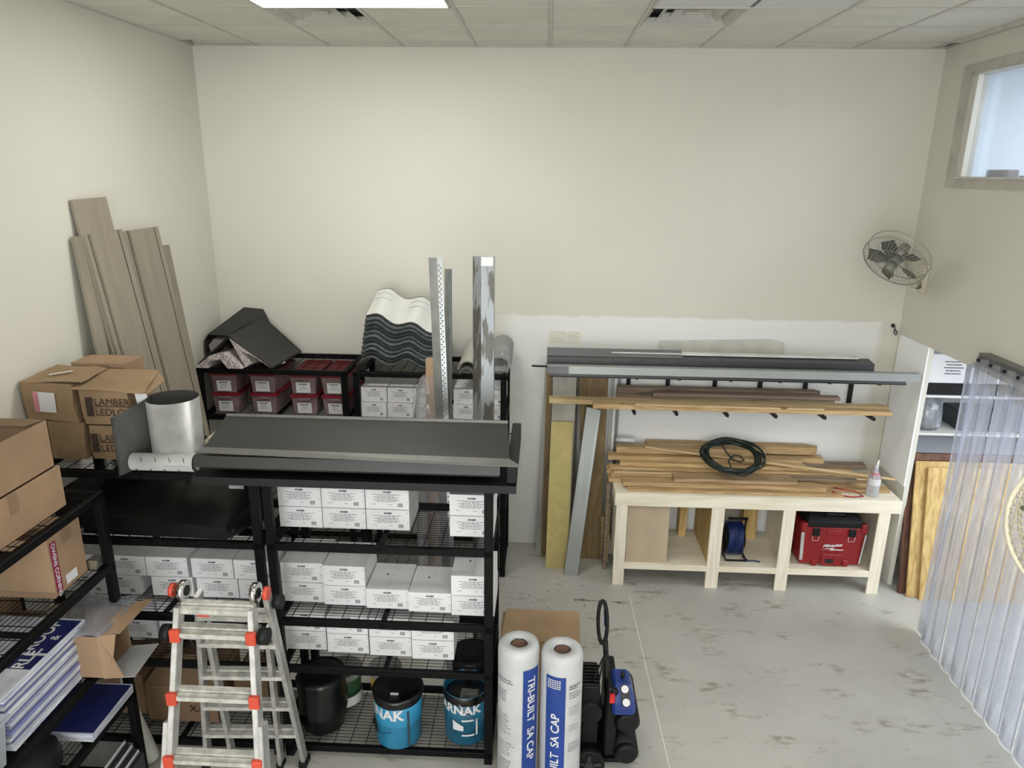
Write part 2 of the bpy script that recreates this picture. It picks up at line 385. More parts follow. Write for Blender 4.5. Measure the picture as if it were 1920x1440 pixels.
def dup(root, M, label=None, group=None):
    r = root.copy(); C.objects.link(r); r.matrix_basis = M; WM[r.name] = M.copy()
    if label: r['label'] = label
    if group: r['group'] = group
    for ch in list(root.children):
        c = ch.copy(); C.objects.link(c); c.parent = r
        for g in list(ch.children):
            d = g.copy(); C.objects.link(d); d.parent = c
    return r
def text_mesh(txt, size, m, bold=0, cuts=0, fn=None, align='LEFT', shear=0, spacing=1, sl=None):
    cu = bpy.data.curves.new('text', 'FONT'); cu.body = txt; cu.size = size; cu.offset = bold; cu.align_x = align; cu.shear = shear; cu.space_character = spacing
    ob = bpy.data.objects.new('text', cu); C.objects.link(ob)
    dg = bpy.context.evaluated_depsgraph_get(); me = bpy.data.meshes.new_from_object(ob.evaluated_get(dg))
    bpy.data.objects.remove(ob)
    if cuts or fn:
        bm = bmesh.new(); bm.from_mesh(me)
        if sl:
            ax = 0 if sl == 'x' else 1; lo = min(v.co[ax] for v in bm.verts); hi = max(v.co[ax] for v in bm.verts); st = .008; k = lo+st
            while k < hi:
                co = Vector((0, 0, 0)); co[ax] = k; no = Vector((0, 0, 0)); no[ax] = 1
                bmesh.ops.bisect_plane(bm, geom=bm.verts[:]+bm.edges[:]+bm.faces[:], plane_co=co, plane_no=no); k += st
        if fn:
            for v in bm.verts: v.co = Vector(fn(v.co.x, v.co.y))
        bm.to_mesh(me); bm.free()
    me.materials.clear(); me.materials.append(m)
    return me
def frame(o, ux, uy):
    ux = Vector(ux).normalized(); uy = Vector(uy).normalized(); uz = ux.cross(uy).normalized(); uy = uz.cross(ux)
    M = Matrix((ux, uy, uz)).transposed().to_4x4(); M.translation = Vector(o); return M
def scribble(mb, x0, z0, x1, z1, rows, rr, y=0, h=.5, words=6, dens=.7):
    """rows of small dark word-like dashes in the XZ plane, flat print"""
    dz = (z1-z0)/rows
    for i in range(rows):
        z = z1-(i+.5)*dz; half = (x1-x0)/2*rr.uniform(.45, 1); c = (x0+x1)/2; x = c-half
        while x < c+half:
            wd = rr.uniform(.03, .12)*(x1-x0)
            mb.f([mb.v((x, y, z-dz*h/2)), mb.v((min(x+wd, c+half), y, z-dz*h/2)), mb.v((min(x+wd, c+half), y, z+dz*h/2)), mb.v((x, y, z+dz*h/2))])
            x += wd+(x1-x0)*.02
ORD = ['first', 'second', 'third', 'fourth', 'fifth', 'sixth', 'seventh', 'eighth', 'ninth', 'tenth', 'eleventh', 'twelfth']

# ------------------------------------------------------------------ room shell
XL, XR, YB, H, YN = -3.003, 3.165, 6.475, 4.542, -3.0
struct(MB().box((XL-.1, YN, -.1), (6.2, YB+.1, 0)).build('floor', floorm))
struct(MB().box((XL-.1, YB, 0), (XR+.04, YB+.1, H+.2)).build('wall_back', wallb))
struct(MB().box((XL-.1, YN, 0), (XL, YB, H+.2)).build('wall_left', wallm))
struct(MB().box((XL-.1, YN-.1, 0), (6.2, YN, H+.2)).build('wall_near', wallm))
OY0, OY1, OZ = 2.3, 5.93, 2.21
WY0, WY1, WZ0, WZ1 = 4.25, 5.98, 3.55, 4.30
m = MB(); T = .04
m.box((XR, OY1, 0), (XR+T, YB, H+.2)); m.box((XR, YN, 0), (XR+T, OY0, H+.2))
m.box((XR, OY0, OZ), (XR+T, OY1, WZ0)); m.box((XR, OY0, WZ1), (XR+T, OY1, H+.2)); m.box((XR, OY0, WZ0), (XR+T, WY0, WZ1))
# strip between window and back part
m2 = struct(m.build('wall_right', wallm))
struct(MB().box((XR-.012, 5.925, .97), (XR, 6.425, 2.21)).build('trim_1', wallw))  # panel stops short; darker greige wall below stands in for the bench's shade
# ceiling and its pieces
ce = struct(MB().box((XL-.1, YN, H+.10), (6.2, YB+.1, H+.2)).build('ceiling', tilem))
gxs = [-.617+(i)*.61 for i in range(-3, 7)]; gys = [6.18-.61*k for k in range(0, 8)]
tw = .61-.022
tm = MB().box((-tw/2, -tw/2, 0), (tw/2, tw/2, .012)).mesh('ceiling_tile', tilem, bevel=.003)
lights = {(1, 2): 1, (2, 2): 1, (5, 2): 0, (6, 2): 0}
vents = {(1, 1), (5, 1)} | set()
vents = {(1, 1), (6, 1)}; vents = {(1, 1), (5, 1)}
cxs = [(gxs[i]+gxs[i+1])/2 for i in range(9)]
ceW = WM[ce.name].inverted()
def ctile(x, y, sx=1, sy=1):
    put(tm, 'ceiling_tile', ce, ceW @ Matrix.Translation((x, y, H+.001+R.uniform(0, .002))) @ Matrix.Diagonal((sx, sy, 1, 1)))
for i, cx in enumerate(cxs):
    for k in range(7):
        cy = gys[k]-.305
        if (i, k) in lights or (i, k) in vents: continue
        ctile(cx, cy)
    ctile(cx, (gys[0]+YB)/2, 1, (YB-gys[0]-.02)/tw)
for k in range(7):
    ctile((XL+gxs[0])/2, gys[k]-.305, (gxs[0]-XL-.02)/tw, 1); ctile((XR+gxs[9])/2, gys[k]-.305, (XR-gxs[9]-.02)/tw, 1)
gm = MB().box((-.012, 0, 0), (.012, 1, .012)).mesh('grid_runner', gridm)
for x in gxs: put(gm, 'grid_runner', ce, ceW @ Matrix.Translation((x, gys[-1], H-.004)) @ Matrix.Diagonal((1, YB-gys[-1], 1, 1)))
for y in gys: put(gm, 'grid_runner', ce, ceW @ Matrix.Translation((XL, y, H-.003)) @ Matrix.Rotation(-PI/2, 4, 'Z') @ Matrix.Diagonal((.7, XR-XL, 1, 1)))
put(gm, 'wall_angle', ce, ceW @ Matrix.Translation((XL, YB-.012, H-.006)) @ Matrix.Rotation(-PI/2, 4, 'Z') @ Matrix.Diagonal((1, XR-XL, 1, 1)))
put(gm, 'wall_angle', ce, ceW @ Matrix.Translation((XL+.012, gys[-1], H-.006)) @ Matrix.Diagonal((1, YB-gys[-1], 1, 1)))
put(gm, 'wall_angle', ce, ceW @ Matrix.Translation((XR-.012, gys[-1], H-.006)) @ Matrix.Diagonal((1, YB-gys[-1], 1, 1)))
MB().box((XL, YN, H+.002), (XR, gys[-1]-.0, H+.012)).build('ceiling_field', tilem, ce)
# ceiling light panels
def troffer(x0, x1, y0, y1, lit, label):
    t = thing('ceiling_light', label, 'ceiling light', ((x0+x1)/2, (y0+y1)/2, H))
    fr = MB(); b = .014
    for a, c in (((x0, y0), (x1, y0+b)), ((x0, y1-b), (x1, y1)), ((x0, y0), (x0+b, y1)), ((x1-b, y0), (x1, y1))): fr.box((*a, H-.012), (*c, H+.01))
    fr.build('frame', gridm, t)
    MB().box((x0+b, y0+b, H-.004), (x1-b, y1-b, H+.004)).build('diffuser', panel_on if lit else panel_off, t)
troffer(gxs[1]+.012, gxs[3]-.012, gys[2]-.60, gys[2]-.01, True, 'long lit ceiling light panel beside the left air vent')
troffer(gxs[5]+.012, gxs[7]-.012, gys[2]-.60, gys[2]-.01, False, 'long unlit ceiling light panel beside the right air vent')
for k, (x, y, nm) in enumerate(((1.22, 1.9, 'added lit ceiling light panel overhead on the right, above the view'), (-1.2, -1.2, 'lit ceiling light panel furthest back on the left, behind the view'), (1.2, -1.4, 'lit ceiling light panel furthest back on the right, behind the view'))):  # right overhead panel is added, unseen, to light bench and lower back wall
    troffer(x-.6, x+.6, y-.3, y+.3, True, nm)
def vent(cx, cy, label):
    t = thing('air_vent', label, 'air vent', (cx, cy, H))
    s0 = .288
    MB().box((cx-.295, cy-.295, H+.07), (cx+.295, cy+.295, H+.085)).build('duct_opening', dark, t)
    for i, (s, z) in enumerate(((.290, 0), (.205, .012), (.125, .020))):
        f = MB(); wd = .058 if i else .045
        for a in range(4):
            M = Matrix.Translation((cx, cy, H+z-.004)) @ Matrix.Rotation(a*PI/2, 4, 'Z')
            P = [(-s, -s, 0), (s, -s, 0), (s-wd, -s+wd, .045), (-s+wd, -s+wd, .045)]
            V = [f.v(M @ Vector(p)) for p in P]; W = [f.v(M @ (Vector(p)+Vector((0, 0, .004)))) for p in P]
            f.f(V); f.f(W[::-1])
            for q in range(4): f.f([V[q], V[(q+1) % 4], W[(q+1) % 4], W[q]])
        f.build('louvre', ventm, t)
    MB().box((cx-.045, cy-.045, H+.016), (cx+.045, cy+.045, H+.022)).build('centre_plate', ventm, t)
vent(cxs[1], gys[1]-.305, 'square ceiling air vent next to the lit panel')
vent(cxs[5], gys[1]-.305, 'square ceiling air vent next to the unlit panel')
# neighbouring room beyond the right wall (seen through opening and window)
struct(MB().box((XR+T, YB-.02, 0), (6.2, YB+.1, 2.5)).build('wall_next_back', nextw))
struct(MB().box((XR+T, YB-.02, 2.7), (6.2, YB+.1, H+.2)).build('wall_upper_back', upw))
struct(MB().box((6.1, YN, 0), (6.2, YB+.1, H+.2)).build('wall_next_right', nextw))
struct(MB().box((XR+T, YN, 2.5), (6.2, YB, 2.7)).build('floor_upper_added', nextw))  # unseen slab added so the lower and upper rooms are lit separately
# window with casing
win = struct(thing('window_1', 'w', 'window', (XR, (WY0+WY1)/2, WZ0)))
del win['label']; del win['category']
cs = MB(); cw = .13
cs.box((XR-.018, WY1, WZ0-.07), (XR, WY1+cw, WZ1+.06)); cs.box((XR-.018, WY0-cw, WZ0-.07), (XR, WY0, WZ1+.06))
cs.box((XR-.018, WY0, WZ1), (XR, WY1, WZ1+.06)); cs.box((XR-.018, WY0, WZ0-.07), (XR, WY1, WZ0))
cs.build('casing', mat('greige_trim', (.52, .50, .44), .5), win)
jb = MB(); d = .10
jb.box((XR-.02, WY1-.012, WZ0), (XR+d, WY1, WZ1)); jb.box((XR-.02, WY0, WZ0), (XR+d, WY0+.012, WZ1))
jb.box((XR-.02, WY0, WZ1-.012), (XR+d, WY1, WZ1)); jb.build('jamb', mat('greige_trim', (.52, .50, .44)), win)
MB().box((XR-.03, WY0, WZ0-.004), (XR+.26, WY1, WZ0+.010)).build('window_sill', mat('sill_paint', (.62, .61, .56), .4), win)
MB().box((XR+.085, WY0, WZ0), (XR+.09, WY1, WZ1)).build('pane', glassm, win)
tag(MB().box((XR+.12, 5.55, WZ0+.010), (XR+.20, 5.82, WZ0+.062)).build('small_box', mat('taupe_card', (.22, .18, .15), .7), bevel=.004), 'small flat taupe box on the high window sill', 'box')
rk = thing('desk_rack', 'small black object with prongs on the high window sill', 'rack', (XR+.15, 5.25, WZ0+.01))
MB().box((XR+.11, 5.1, WZ0+.010), (XR+.19, 5.40, WZ0+.022)).build('base', blkmatt, rk)
for q in (5.385, 5.345): MB().bar((XR+.15, q, WZ0+.02), (XR+.15, q+.012, WZ0+.075), .012, .012).build('prong', blkmatt, rk)
# floor marks and joint
jm = mat('joint_filler', (.78, .76, .70), .7)
o = MB().prism([(.80, 5.60, .0008), (.806, 5.60, .0008), (.862, 3.3, .0008), (.855, 3.3, .0008)], (0, 0, .0006)).build('floor_joint', jm, bpy.data.objects['floor'])
st = mat('floor_stain', (.16, .14, .11), .8, hue2=(.40, .38, .34), scale=30, lo=.4, hi=.5)
def blob(cx, cy, rx, ry, seed):
    rr = random.Random(seed); n = 18
    MB().prism([(cx+rx*math.cos(2*PI*i/n)*rr.uniform(.75, 1.1), cy+ry*math.sin(2*PI*i/n)*rr.uniform(.75, 1.1), .0006) for i in range(n)], (0, 0, .0006)).build('floor_stain', st, bpy.data.objects['floor'])
for i, (x, rx, ry) in enumerate(((.33, .018, .018), (.385, .035, .022), (.43, .03, .012), (.475, .02, .008), (.50, .010, .012), (.545, .035, .022), (.585, .014, .014), (.66, .02, .008), (.70, .03, .016), (.745, .02, .006))): blob(x, 5.50+(.003 if i % 2 else 0)-.02*i/10, rx, ry, i)
blob(.40, 5.42, .012, .014, 33)
for i in range(16): blob(R.uniform(-.12, .45), R.uniform(5.3, 5.85), R.uniform(.004, .014), R.uniform(.003, .008), 50+i)

# ------------------------------------------------------------------ wire racks
LV = (.09, .67, 1.0, 1.50, 1.92)     # deck heights
RW, RD = 1.305, .60
def wire_rack(label, loc, rotz=0, group=None):
    t = thing('wire_rack', label, 'shelving rack', loc, rotz, group)
    return t
pm = MB().box((-.025, -.02, 0), (.025, .02, 1.918)).mesh('post', blk, bevel=.003)
bmf = MB().box((0, -.018, -.045), (RW, .018, -.003)).mesh('beam', blk, bevel=.003)
bms = MB().box((-.018, 0, -.045), (.018, RD, -.003)).mesh('side_beam', blk, bevel=.003)
cbm = MB().box((-.014, 0, -.024), (.014, RD, -.006)).mesh('cross_bar', blk)
dm = MB()
for i in range(1, 22): dm.tube([(0.01, RD*i/22, .0), (RW-.01, RD*i/22, .0)], .0017, 4)
for i in range(1, 13): dm.tube([(RW*i/13, 0.01, -.004), (RW*i/13, RD-.01, -.004)], .0026, 4)
dmm = dm.mesh('wire_deck', blkwire)
def fill_rack(t):
    for x in (0.025, RW-.025):
        for y in (.02, RD-.02): put(pm, 'post', t, Matrix.Translation((x, y, 0)))
    for z in LV:
        put(bmf, 'beam', t, Matrix.Translation((0, .018, z))); put(bmf, 'beam', t, Matrix.Translation((0, RD-.018, z)))
        put(bms, 'side_beam', t, Matrix.Translation((.02, 0, z))); put(bms, 'side_beam', t, Matrix.Translation((RW-.02, 0, z)))
        put(cbm, 'cross_bar', t, Matrix.Translation((RW/2, 0, z)))
        stuff(put(dmm, 'wire_deck', t, Matrix.Translation((0, 0, z))))
rackC = wire_rack('black wire rack in the middle holding white cartons and pails', (-1.565, 3.645, 0)); fill_rack(rackC)
def rack_copy(label, M): return dup(rackC, M, label)
rackD = rack_copy('black wire rack in the left corner under the brown parcels', Matrix.Translation((-2.895, 3.645, 0)))
rackB1 = rack_copy('black wire rack on the back wall holding red lidded bins', Matrix.Translation((-2.97, 5.82, 0)))
rackB2 = rack_copy('black wire rack on the back wall under the roof tiles', Matrix.Translation((-1.61, 5.82, 0)))
rackE = rack_copy('black wire rack along the left wall beside the yard signs', Matrix.Translation((-2.315, 2.105, 0)) @ Matrix.Rotation(PI/2, 4, 'Z'))

# ------------------------------------------------------------------ white cartons
CW, CH, CD = .258, .132, .30
cb = MB().box((-CW/2, 0, 0), (CW/2, CD, CH-.004)); cb.box((-CW/2, 0, CH-.0035), (-.0006, CD, CH)); cb.box((.0006, 0, CH-.0035), (CW/2, CD, CH))
cbody = cb.mesh('carton_body', whitecard)
rr = random.Random(4); pr = MB(); y = -.0006
scribble(pr, -.04, CH*.76, .04, CH*.89, 1, rr, y, .65)
scribble(pr, -.10, CH*.34, .09, CH*.74, 6, rr, y, .34)
scribble(pr, -.10, CH*.20, -.06, CH*.27, 1, rr, y, .3); scribble(pr, .0, CH*.18, .035, CH*.25, 1, rr, y, .3)
for i in range(7): pr.f([pr.v((.062+i*.0045, y, CH*.12)), pr.v((.0645+i*.0045, y, CH*.12)), pr.v((.0645+i*.0045, y, CH*.30)), pr.v((.062+i*.0045, y, CH*.30))])
for z_ in (.35, .8): pr.f([pr.v((.116, y, CH*z_)), pr.v((.120, y, CH*z_)), pr.v((.120, y, CH*z_+.006)), pr.v((.116, y, CH*z_+.006))])
cprint = pr.mesh('print', ink)
pt = MB(); pt.cyl((-.03, .17, CH+.0002), (-.03, .17, CH+.0008), .008, 10); clogo = pt.mesh('emblem', ink)
carton0 = [None]; CIDX = [0]
def carton(x, y, z, label, group, sx=1, rz=0, M=None):
    M = M or Matrix.Translation((x, y, z)) @ Matrix.Rotation(rz+R.uniform(-.012, .012), 4, 'Z') @ Matrix.Diagonal((sx, 1, 1, 1))
    if carton0[0] is None:
        t = thing('white_carton', label, 'box', M=M, group=group); carton0[0] = t
        put(cbody, 'carton_body', t); stuff(put(cprint, 'print', t)); put(clogo, 'emblem', t)
        return t
    return dup(carton0[0], M, label, group)
Z3, Z2, Z1, Z0 = LV[3]+.003, LV[2]+.003, LV[1]+.003, LV[0]+.003
COLN = ['leftmost', 'second from left', 'third from left', 'fourth from left', 'rightmost']
for i, x in enumerate((-1.425, -1.163, -.90)):
    for l in range(2): carton(x, 3.85, Z3+l*.136, 'white nail carton, middle rack, second shelf down, %s layer, %s' % (('lower', 'upper')[l], COLN[i]), 'white cartons on the middle rack, second shelf down')
for l in range(2): carton(-.395, 3.80, Z3+l*.136, 'white nail carton, middle rack, second shelf down, %s layer, far right alone' % ('lower', 'upper')[l], 'white cartons on the middle rack, second shelf down')
for i, (x, n) in enumerate(((-1.44, 2), (-1.175, 2), (-.91, 1), (-.648, 1), (-.385, 2))):
    for l in range(n): carton(x, 3.83-.02*i, Z2+l*.136, 'white nail carton, middle rack, third shelf down, %s layer, %s' % (('lower', 'upper')[l], COLN[i]), 'white cartons on the middle rack, third shelf down')
for i, x in enumerate((-1.44, -1.17, -.90, -.635)):
    for l in range(2): carton(x, 3.81-.015*i, Z1+l*.136, 'white nail carton, middle rack, fourth shelf down, %s layer, %s' % (('lower', 'upper')[l], COLN[i]), 'white cartons on the middle rack, fourth shelf down')
for i, x in enumerate((-2.55, -2.285, -2.00, -1.735)):
    for l in range(2):
        xx = x+(-.05, .0)[l] if i == 0 else x+(0.02, 0)[l]
        carton(xx+.0, 3.84, Z2+l*.136, 'white nail carton, corner rack, third shelf down, %s layer, %s' % (('lower', 'upper')[l], COLN[i] if i < 3 else 'rightmost'), 'white cartons on the corner rack, third shelf down')
for l in range(2): carton(-2.82, 3.84, Z2+l*.136, 'white nail carton, corner rack, third shelf down, %s layer, nearest the wall' % ('lower', 'upper')[l], 'white cartons on the corner rack, third shelf down')
for i, x in enumerate((-2.55, -2.27, -1.98)):
    for l in range(2): carton(x, 3.86, Z1+l*.136, 'white nail carton, corner rack, fourth shelf down, %s layer, %s' % (('lower', 'upper')[l], COLN[i]), 'white cartons on the corner rack, fourth shelf down')
# back rack cartons
for i, (x, n) in enumerate(((-1.455, 2), (-1.225, 2), (-1.00, 2), (-.655, 2), (-.435, 2))):
    for l in range(n): carton(x+.006*l, 5.87, Z3+l*.136, 'white carton on the back rack below the roof tiles, %s layer, %s' % (('lower', 'upper')[l], COLN[i]), 'white cartons on the back rack below the roof tiles', sx=.86)

# ------------------------------------------------------------------ red lidded bins
BW, BD, BH = .235, .25, .184
bb = MB()
def ring(z, w, d, y0): return [(-w/2, y0, z), (w/2, y0, z), (w/2, y0+d, z), (-w/2, y0+d, z)]
def loft(mb, rings, cap=True):
    RR = [[mb.v(p) for p in r_] for r_ in rings]
    for A, B in zip(RR, RR[1:]):
        n = len(A)
        for i in range(n): mb.f([A[i], A[(i+1) % n], B[(i+1) % n], B[i]])
    if cap: mb.f(RR[0][::-1]); mb.f(RR[-1])
    return mb
loft(bb, [ring(0, BW-.04, BD-.03, .015), ring(BH*.82, BW-.012, BD-.012, .006), ring(BH*.82, BW, BD, 0), ring(BH*.86, BW, BD, 0)])
bbody = bb.mesh('bin_body', binm, bevel=.003)
blid = loft(MB(), [ring(BH*.86, BW+.004, BD+.004, -.002), ring(BH*.985, BW+.004, BD+.004, -.002), ring(BH*.985, BW-.03, BD-.03, .015), ring(BH*.97, BW-.03, BD-.03, .015)]).mesh('lid', redlid, bevel=.002)
tl = MB(); tl.prism([(-.062, .003, .018), (.062, .003, .018), (.062, -.004, .112), (-.062, -.004, .112)], (0, -.002, 0)); blab = tl.mesh('bin_label', labelw)
bp_ = MB(); scribble(bp_, -.045, .092, .045, .104, 1, rr, -.0075, .7); scribble(bp_, -.04, .045, .04, .085, 5, rr, -.0055, .2)
bprint = bp_.mesh('print', ink)
btx = MB().bar((-.05, -.006, BH*.8), (.05, -.006, BH*.8), .012, .012).mesh('latch', binm)
bin0 = [None]
def bin_(x, y, z, label, rz=0):
    M = Matrix.Translation((x, y, z)) @ Matrix.Rotation(rz, 4, 'Z')
    if bin0[0] is None:
        t = thing('storage_bin', label, 'storage bin', M=M, group='red lidded bins on the back rack'); bin0[0] = t
        put(bbody, 'bin_body', t); put(blid, 'lid', t); lb = put(blab, 'bin_label', t); put(bprint, 'print', lb); put(btx, 'latch', t)
        return
    dup(bin0[0], M, label)
CN = ('leftmost', 'second', 'third', 'rightmost')
for i, x in enumerate((-2.755, -2.42, -2.06, -1.79)):
    for l in range(2):
        for r_ in range(2):
            bin_(x, 5.865+.256*r_+(.012 if i == 1 and r_ == 0 else 0), Z3+l*.185, 'red lidded bin on the back rack, %s column, %s layer, %s row' % (CN[i], ('lower', 'upper')[l], ('front', 'rear')[r_]), .02*(-1)**i)

# ------------------------------------------------------------------ ridge caps on back rack
def ridge(label, apex0, apex1, l0, l1, r0, r1, t=.018):
    th = thing('ridge_cap', label, 'roof piece', tuple(Vector(apex0)))
    a0, a1, l0, l1, r0, r1 = map(Vector, (apex0, apex1, l0, l1, r0, r1))
    m = MB(); dn = Vector((0, 0, -t))
    for s0, s1 in ((l0, l1), (r0, r1)):
        P = [a0, a1, s1, s0]; V = [m.v(p) for p in P]; W = [m.v(p+dn) for p in P]
        m.f(V); m.f(W[::-1])
        for q in range(4): m.f([V[q], V[(q+1) % 4], W[(q+1) % 4], W[q]])
    m.build('cap_sheet', flash, th, bevel=.002)
    return th
zt = LV[4]+.006
def foamblock(th, outer, inner, y0, dep, skew=0):
    m = MB(); n = len(outer)
    A = [m.v((x, y0, z)) for x, z in outer]; B = [m.v((x, y0, z)) for x, z in inner]
    A2 = [m.v((x+skew, y0+dep, z)) for x, z in outer]; B2 = [m.v((x+skew, y0+dep, z)) for x, z in inner]
    for i in range(n-1):
        m.f([A[i], A[i+1], B[i+1], B[i]]); m.f([A2[i+1], A2[i], B2[i], B2[i+1]])
        m.f([A[i], A2[i], A2[i+1], A[i+1]]); m.f([B[i+1], B2[i+1], B2[i], B[i]])
    m.f([A[0], B[0], B2[0], A2[0]]); m.f([A[-1], A2[-1], B2[-1], B[-1]])
    return m.build('foam_end', foam, th)
c2 = ridge('dark ridge cap with a broad right slope, on the bins rack', (-2.655, 5.84, 2.205), (-2.545, 6.36, 2.26), (-2.95, 5.84, 1.955), (-2.84, 6.36, 1.98), (-2.30, 5.84, zt+.012), (-2.225, 6.36, zt+.03))
foamblock(c2, [(-2.54, zt), (-2.66, 2.18), (-2.48, 2.06), (-2.32, zt)], [(-2.50, zt+.03), (-2.57, 2.07), (-2.47, 2.03), (-2.38, zt+.04)], 5.845, .2, .06)
c1 = thing('ridge_cap', 'pale speckled arch shaped ridge end at the front of the bins rack', 'roof piece', (-2.72, 5.80, zt))
foamblock(c1, [(-2.965, zt), (-2.82, 2.035), (-2.70, 2.055), (-2.555, zt)], [(-2.845, zt), (-2.835, 1.985), (-2.735, 2.005), (-2.675, zt)], 5.80, .26, .03)
c3 = thing('ridge_cap', 'dark hexagonal ridge cap lying in the back left corner of the bins rack', 'roof piece', (-2.8, 6.1, zt+.1))
hexp = [(-2.97, zt+.03), (-2.97, 2.10), (-2.93, 2.155), (-2.76, 2.145), (-2.70, 2.0)]
MB().fold([(x, 6.05, z) for x, z in hexp], (.18, .38, .17), .012).build('cap_sheet', flash, c3)
MB().prism([(-2.93, 6.06, 1.98), (-2.945, 6.06, 2.06), (-2.90, 6.06, 2.115), (-2.84, 6.06, 2.11), (-2.79, 6.06, 2.05), (-2.84, 6.06, 1.97)], (0.02, .08, .02)).build('foam_end', mat('mauve_foam', (.30, .26, .25), .8, bump=.2), c3)

# ------------------------------------------------------------------ roof tiles
def tile_fn(wd, L, amp, per):
    def g(u, v):
        x = (u-.5)*wd; z = amp*math.cos(2*PI*(x+.5*wd-.10)/per)
        if z > 0: z *= 1.15
        return (x, v*L, z)
    return g
tlm = MB().grid(tile_fn(.60, .36, .030, .30), 40, 6, t=.013); tlmesh = tlm.mesh('roof_tile', tileside)
for i in range(11):
    roll = math.radians(3+10.0*i/10+ (0)); pit = math.radians(14+14*i/10)
    k = i/10.0
    M = Matrix.Translation((-1.255+.06*k+.0*i, 5.86+.03*math.sin(i*2.1)*.4, zt+.075+i*.0335)) @ Matrix.Rotation(roll, 4, 'Y') @ Matrix.Rotation(pit, 4, 'X')
    if i == 10:
        t = tag(put(tlmesh, 'roof_tile', None, M), 'topmost roof tile of the stack, with a white film on it', 'roof tile', 'stacked wavy roof tiles')
        wf = MB().grid(lambda u, v: (lambda p: (p[0], p[1]+.006, p[2]+.0022))(tile_fn(.596, .345, .030, .30)(u, v)), 40, 6, t=0)
        put(wf.mesh('film', tiletop), 'film', t)
        ln = MB()
        for yy in (.22, .29):
            for c in (-.2, .1):
                ln.tube([(lambda p: (p[0], p[1], p[2]+.003))(tile_fn(.6, 1, .030, .30)((c+.5*.6+q*.014-.09)/.6, yy)) for q in range(12)], .0012, 4)
        put(ln.mesh('print', inkgrey), 'print', t)
    else:
        tag(put(tlmesh, 'roof_tile', None, M), '%s wavy grey roof tile down in the leaning tile stack' % (ORD[10-i] if i else 'bottom'), 'roof tile', 'stacked wavy roof tiles')
tag(MB().box((-1.585, 5.84, zt), (-1.50, 6.2, zt+.055)).build('small_black_box', blkmatt), 'small black box under the left end of the roof tile stack', 'box')
# half-round ridge tiles at right
def halfpipe(label, x, y, z, r, L, mt, tilt=0, rz=0, name='barrel_tile'):
    m = MB()
    pts = [(r*math.cos(PI*i/16), 0, r*math.sin(PI*i/16)) for i in range(17)]
    m.fold(pts, (0, L, 0), .014)
    me = m.mesh(name, mt)
    M = Matrix.Translation((x, y, z)) @ Matrix.Rotation(rz, 4, 'Z') @ Matrix.Rotation(tilt, 4, 'X')
    o = put(me, name, None, M); return tag(o, label, 'roof tile')
bar_l = mat('pale_barrel_tile', (.44, .43, .38), .6, var=.05); 
halfpipe('pale barrel tile behind the perforated metal angle', -.90, 5.83, zt+.02, .085, .45, bar_l, .18)
halfpipe('pale barrel tile in front of its pair, between the metal channels', -.635, 5.83, zt+.03, .085, .5, bar_l, .18, -.05)
halfpipe('small dark barrel tile end below the pale barrel tile', -.64, 5.80, zt-.0, .06, .4, mat('dark_barrel_tile', (.12, .12, .115), .6), .02)
halfpipe('grey barrel tile at the right end of the back rack', -.37, 5.86, zt+.05, .10, .5, mat('grey_barrel_tile', (.30, .31, .29), .6), .15)
sw = thing('shrink_wrapped_bundle', 'clear shrink wrapped bundle at the right end of the back rack', 'bundle', (-.36, 6.1, zt))
MB().box((-.44, 5.88, zt), (-.295, 6.35, zt+.18)).crumple(5, .012, 5).build('wrapping', film, sw)
MB().box((-.43, 5.9, zt+.005), (-.31, 6.3, zt+.05)).build('contents', greyboard, sw)

# ------------------------------------------------------------------ tall metal profiles standing behind the middle rack
an = thing('metal_angle', 'tall thin perforated metal angle behind the middle rack', 'metal profile', (-.70, 4.75, 0))
M1 = frame((-.74, 4.55, 0.0), (1, 0, 0), (0, 1, 0))
def lean(mb_poly, p0, p1, name, mt, parent): return MB().prism([Vector(p)+Vector(p0) for p in mb_poly], Vector(p1)-Vector(p0)).build(name, mt, parent)
P0, P1 = (-.60, 4.50, 0), (-.748, 5.0, 2.985)
lean([(-.062, 0, 0), (0, -.02, 0), (0, -.016, 0), (-.060, .004, 0)], P0, P1, 'left_flange', galv, an)
strip = mat('perforated_strip', (.60, .60, .56), .5, hue2=(.25, .25, .22), scale=1, lo=.4, hi=.5, var=0)
lean([(0, -.022, 0), (.036, -.024, 0), (.036, -.020, 0), (0, -.018, 0)], P0, P1, 'perforated_flange', galv, an)
hl = MB(); d = Vector(P1)-Vector(P0)
for i in range(95):
    c = Vector(P0)+d*(.42+.57*i/95)+Vector((.015+(.006 if i % 2 else -.006), -.026, 0))
    hl.box((c.x-.004, c.y-.001, c.z-.005), (c.x+.004, c.y+.001, c.z+.005))
hl.build('hole_row', inkgrey, bpy.data.objects[an.name])
an2 = thing('metal_angle', 'plain metal angle just behind the perforated one', 'metal profile', (-.66, 4.85, 0))
lean([(-.02, .05, 0), (.025, .03, 0), (.025, .034, 0), (-.02, .054, 0)], (-.665, 4.6, 0), (-.69, 5.02, 2.90), 'flange', galv, an2)
lean([(.025, .03, 0), (.032, .05, 0), (.029, .05, 0), (.022, .03, 0)], (-.665, 4.6, 0), (-.69, 5.02, 2.90), 'return_lip', midsheet, an2)
ch = thing('metal_channel', 'wide tarry silver metal channel standing behind the middle rack', 'metal profile', (-.40, 4.7, 0))
Q0, Q1 = (-.385, 4.45, 0), (-.415, 4.85, 3.015)
lean([(-.075, .02, 0), (-.015, -.015, 0), (-.015, -.011, 0), (-.075, .024, 0)], Q0, Q1, 'left_face', tar, ch)
lean([(-.015, -.016, 0), (.07, -.004, 0), (.07, 0, 0), (-.015, -.012, 0)], Q0, Q1, 'front_face', tar, ch)
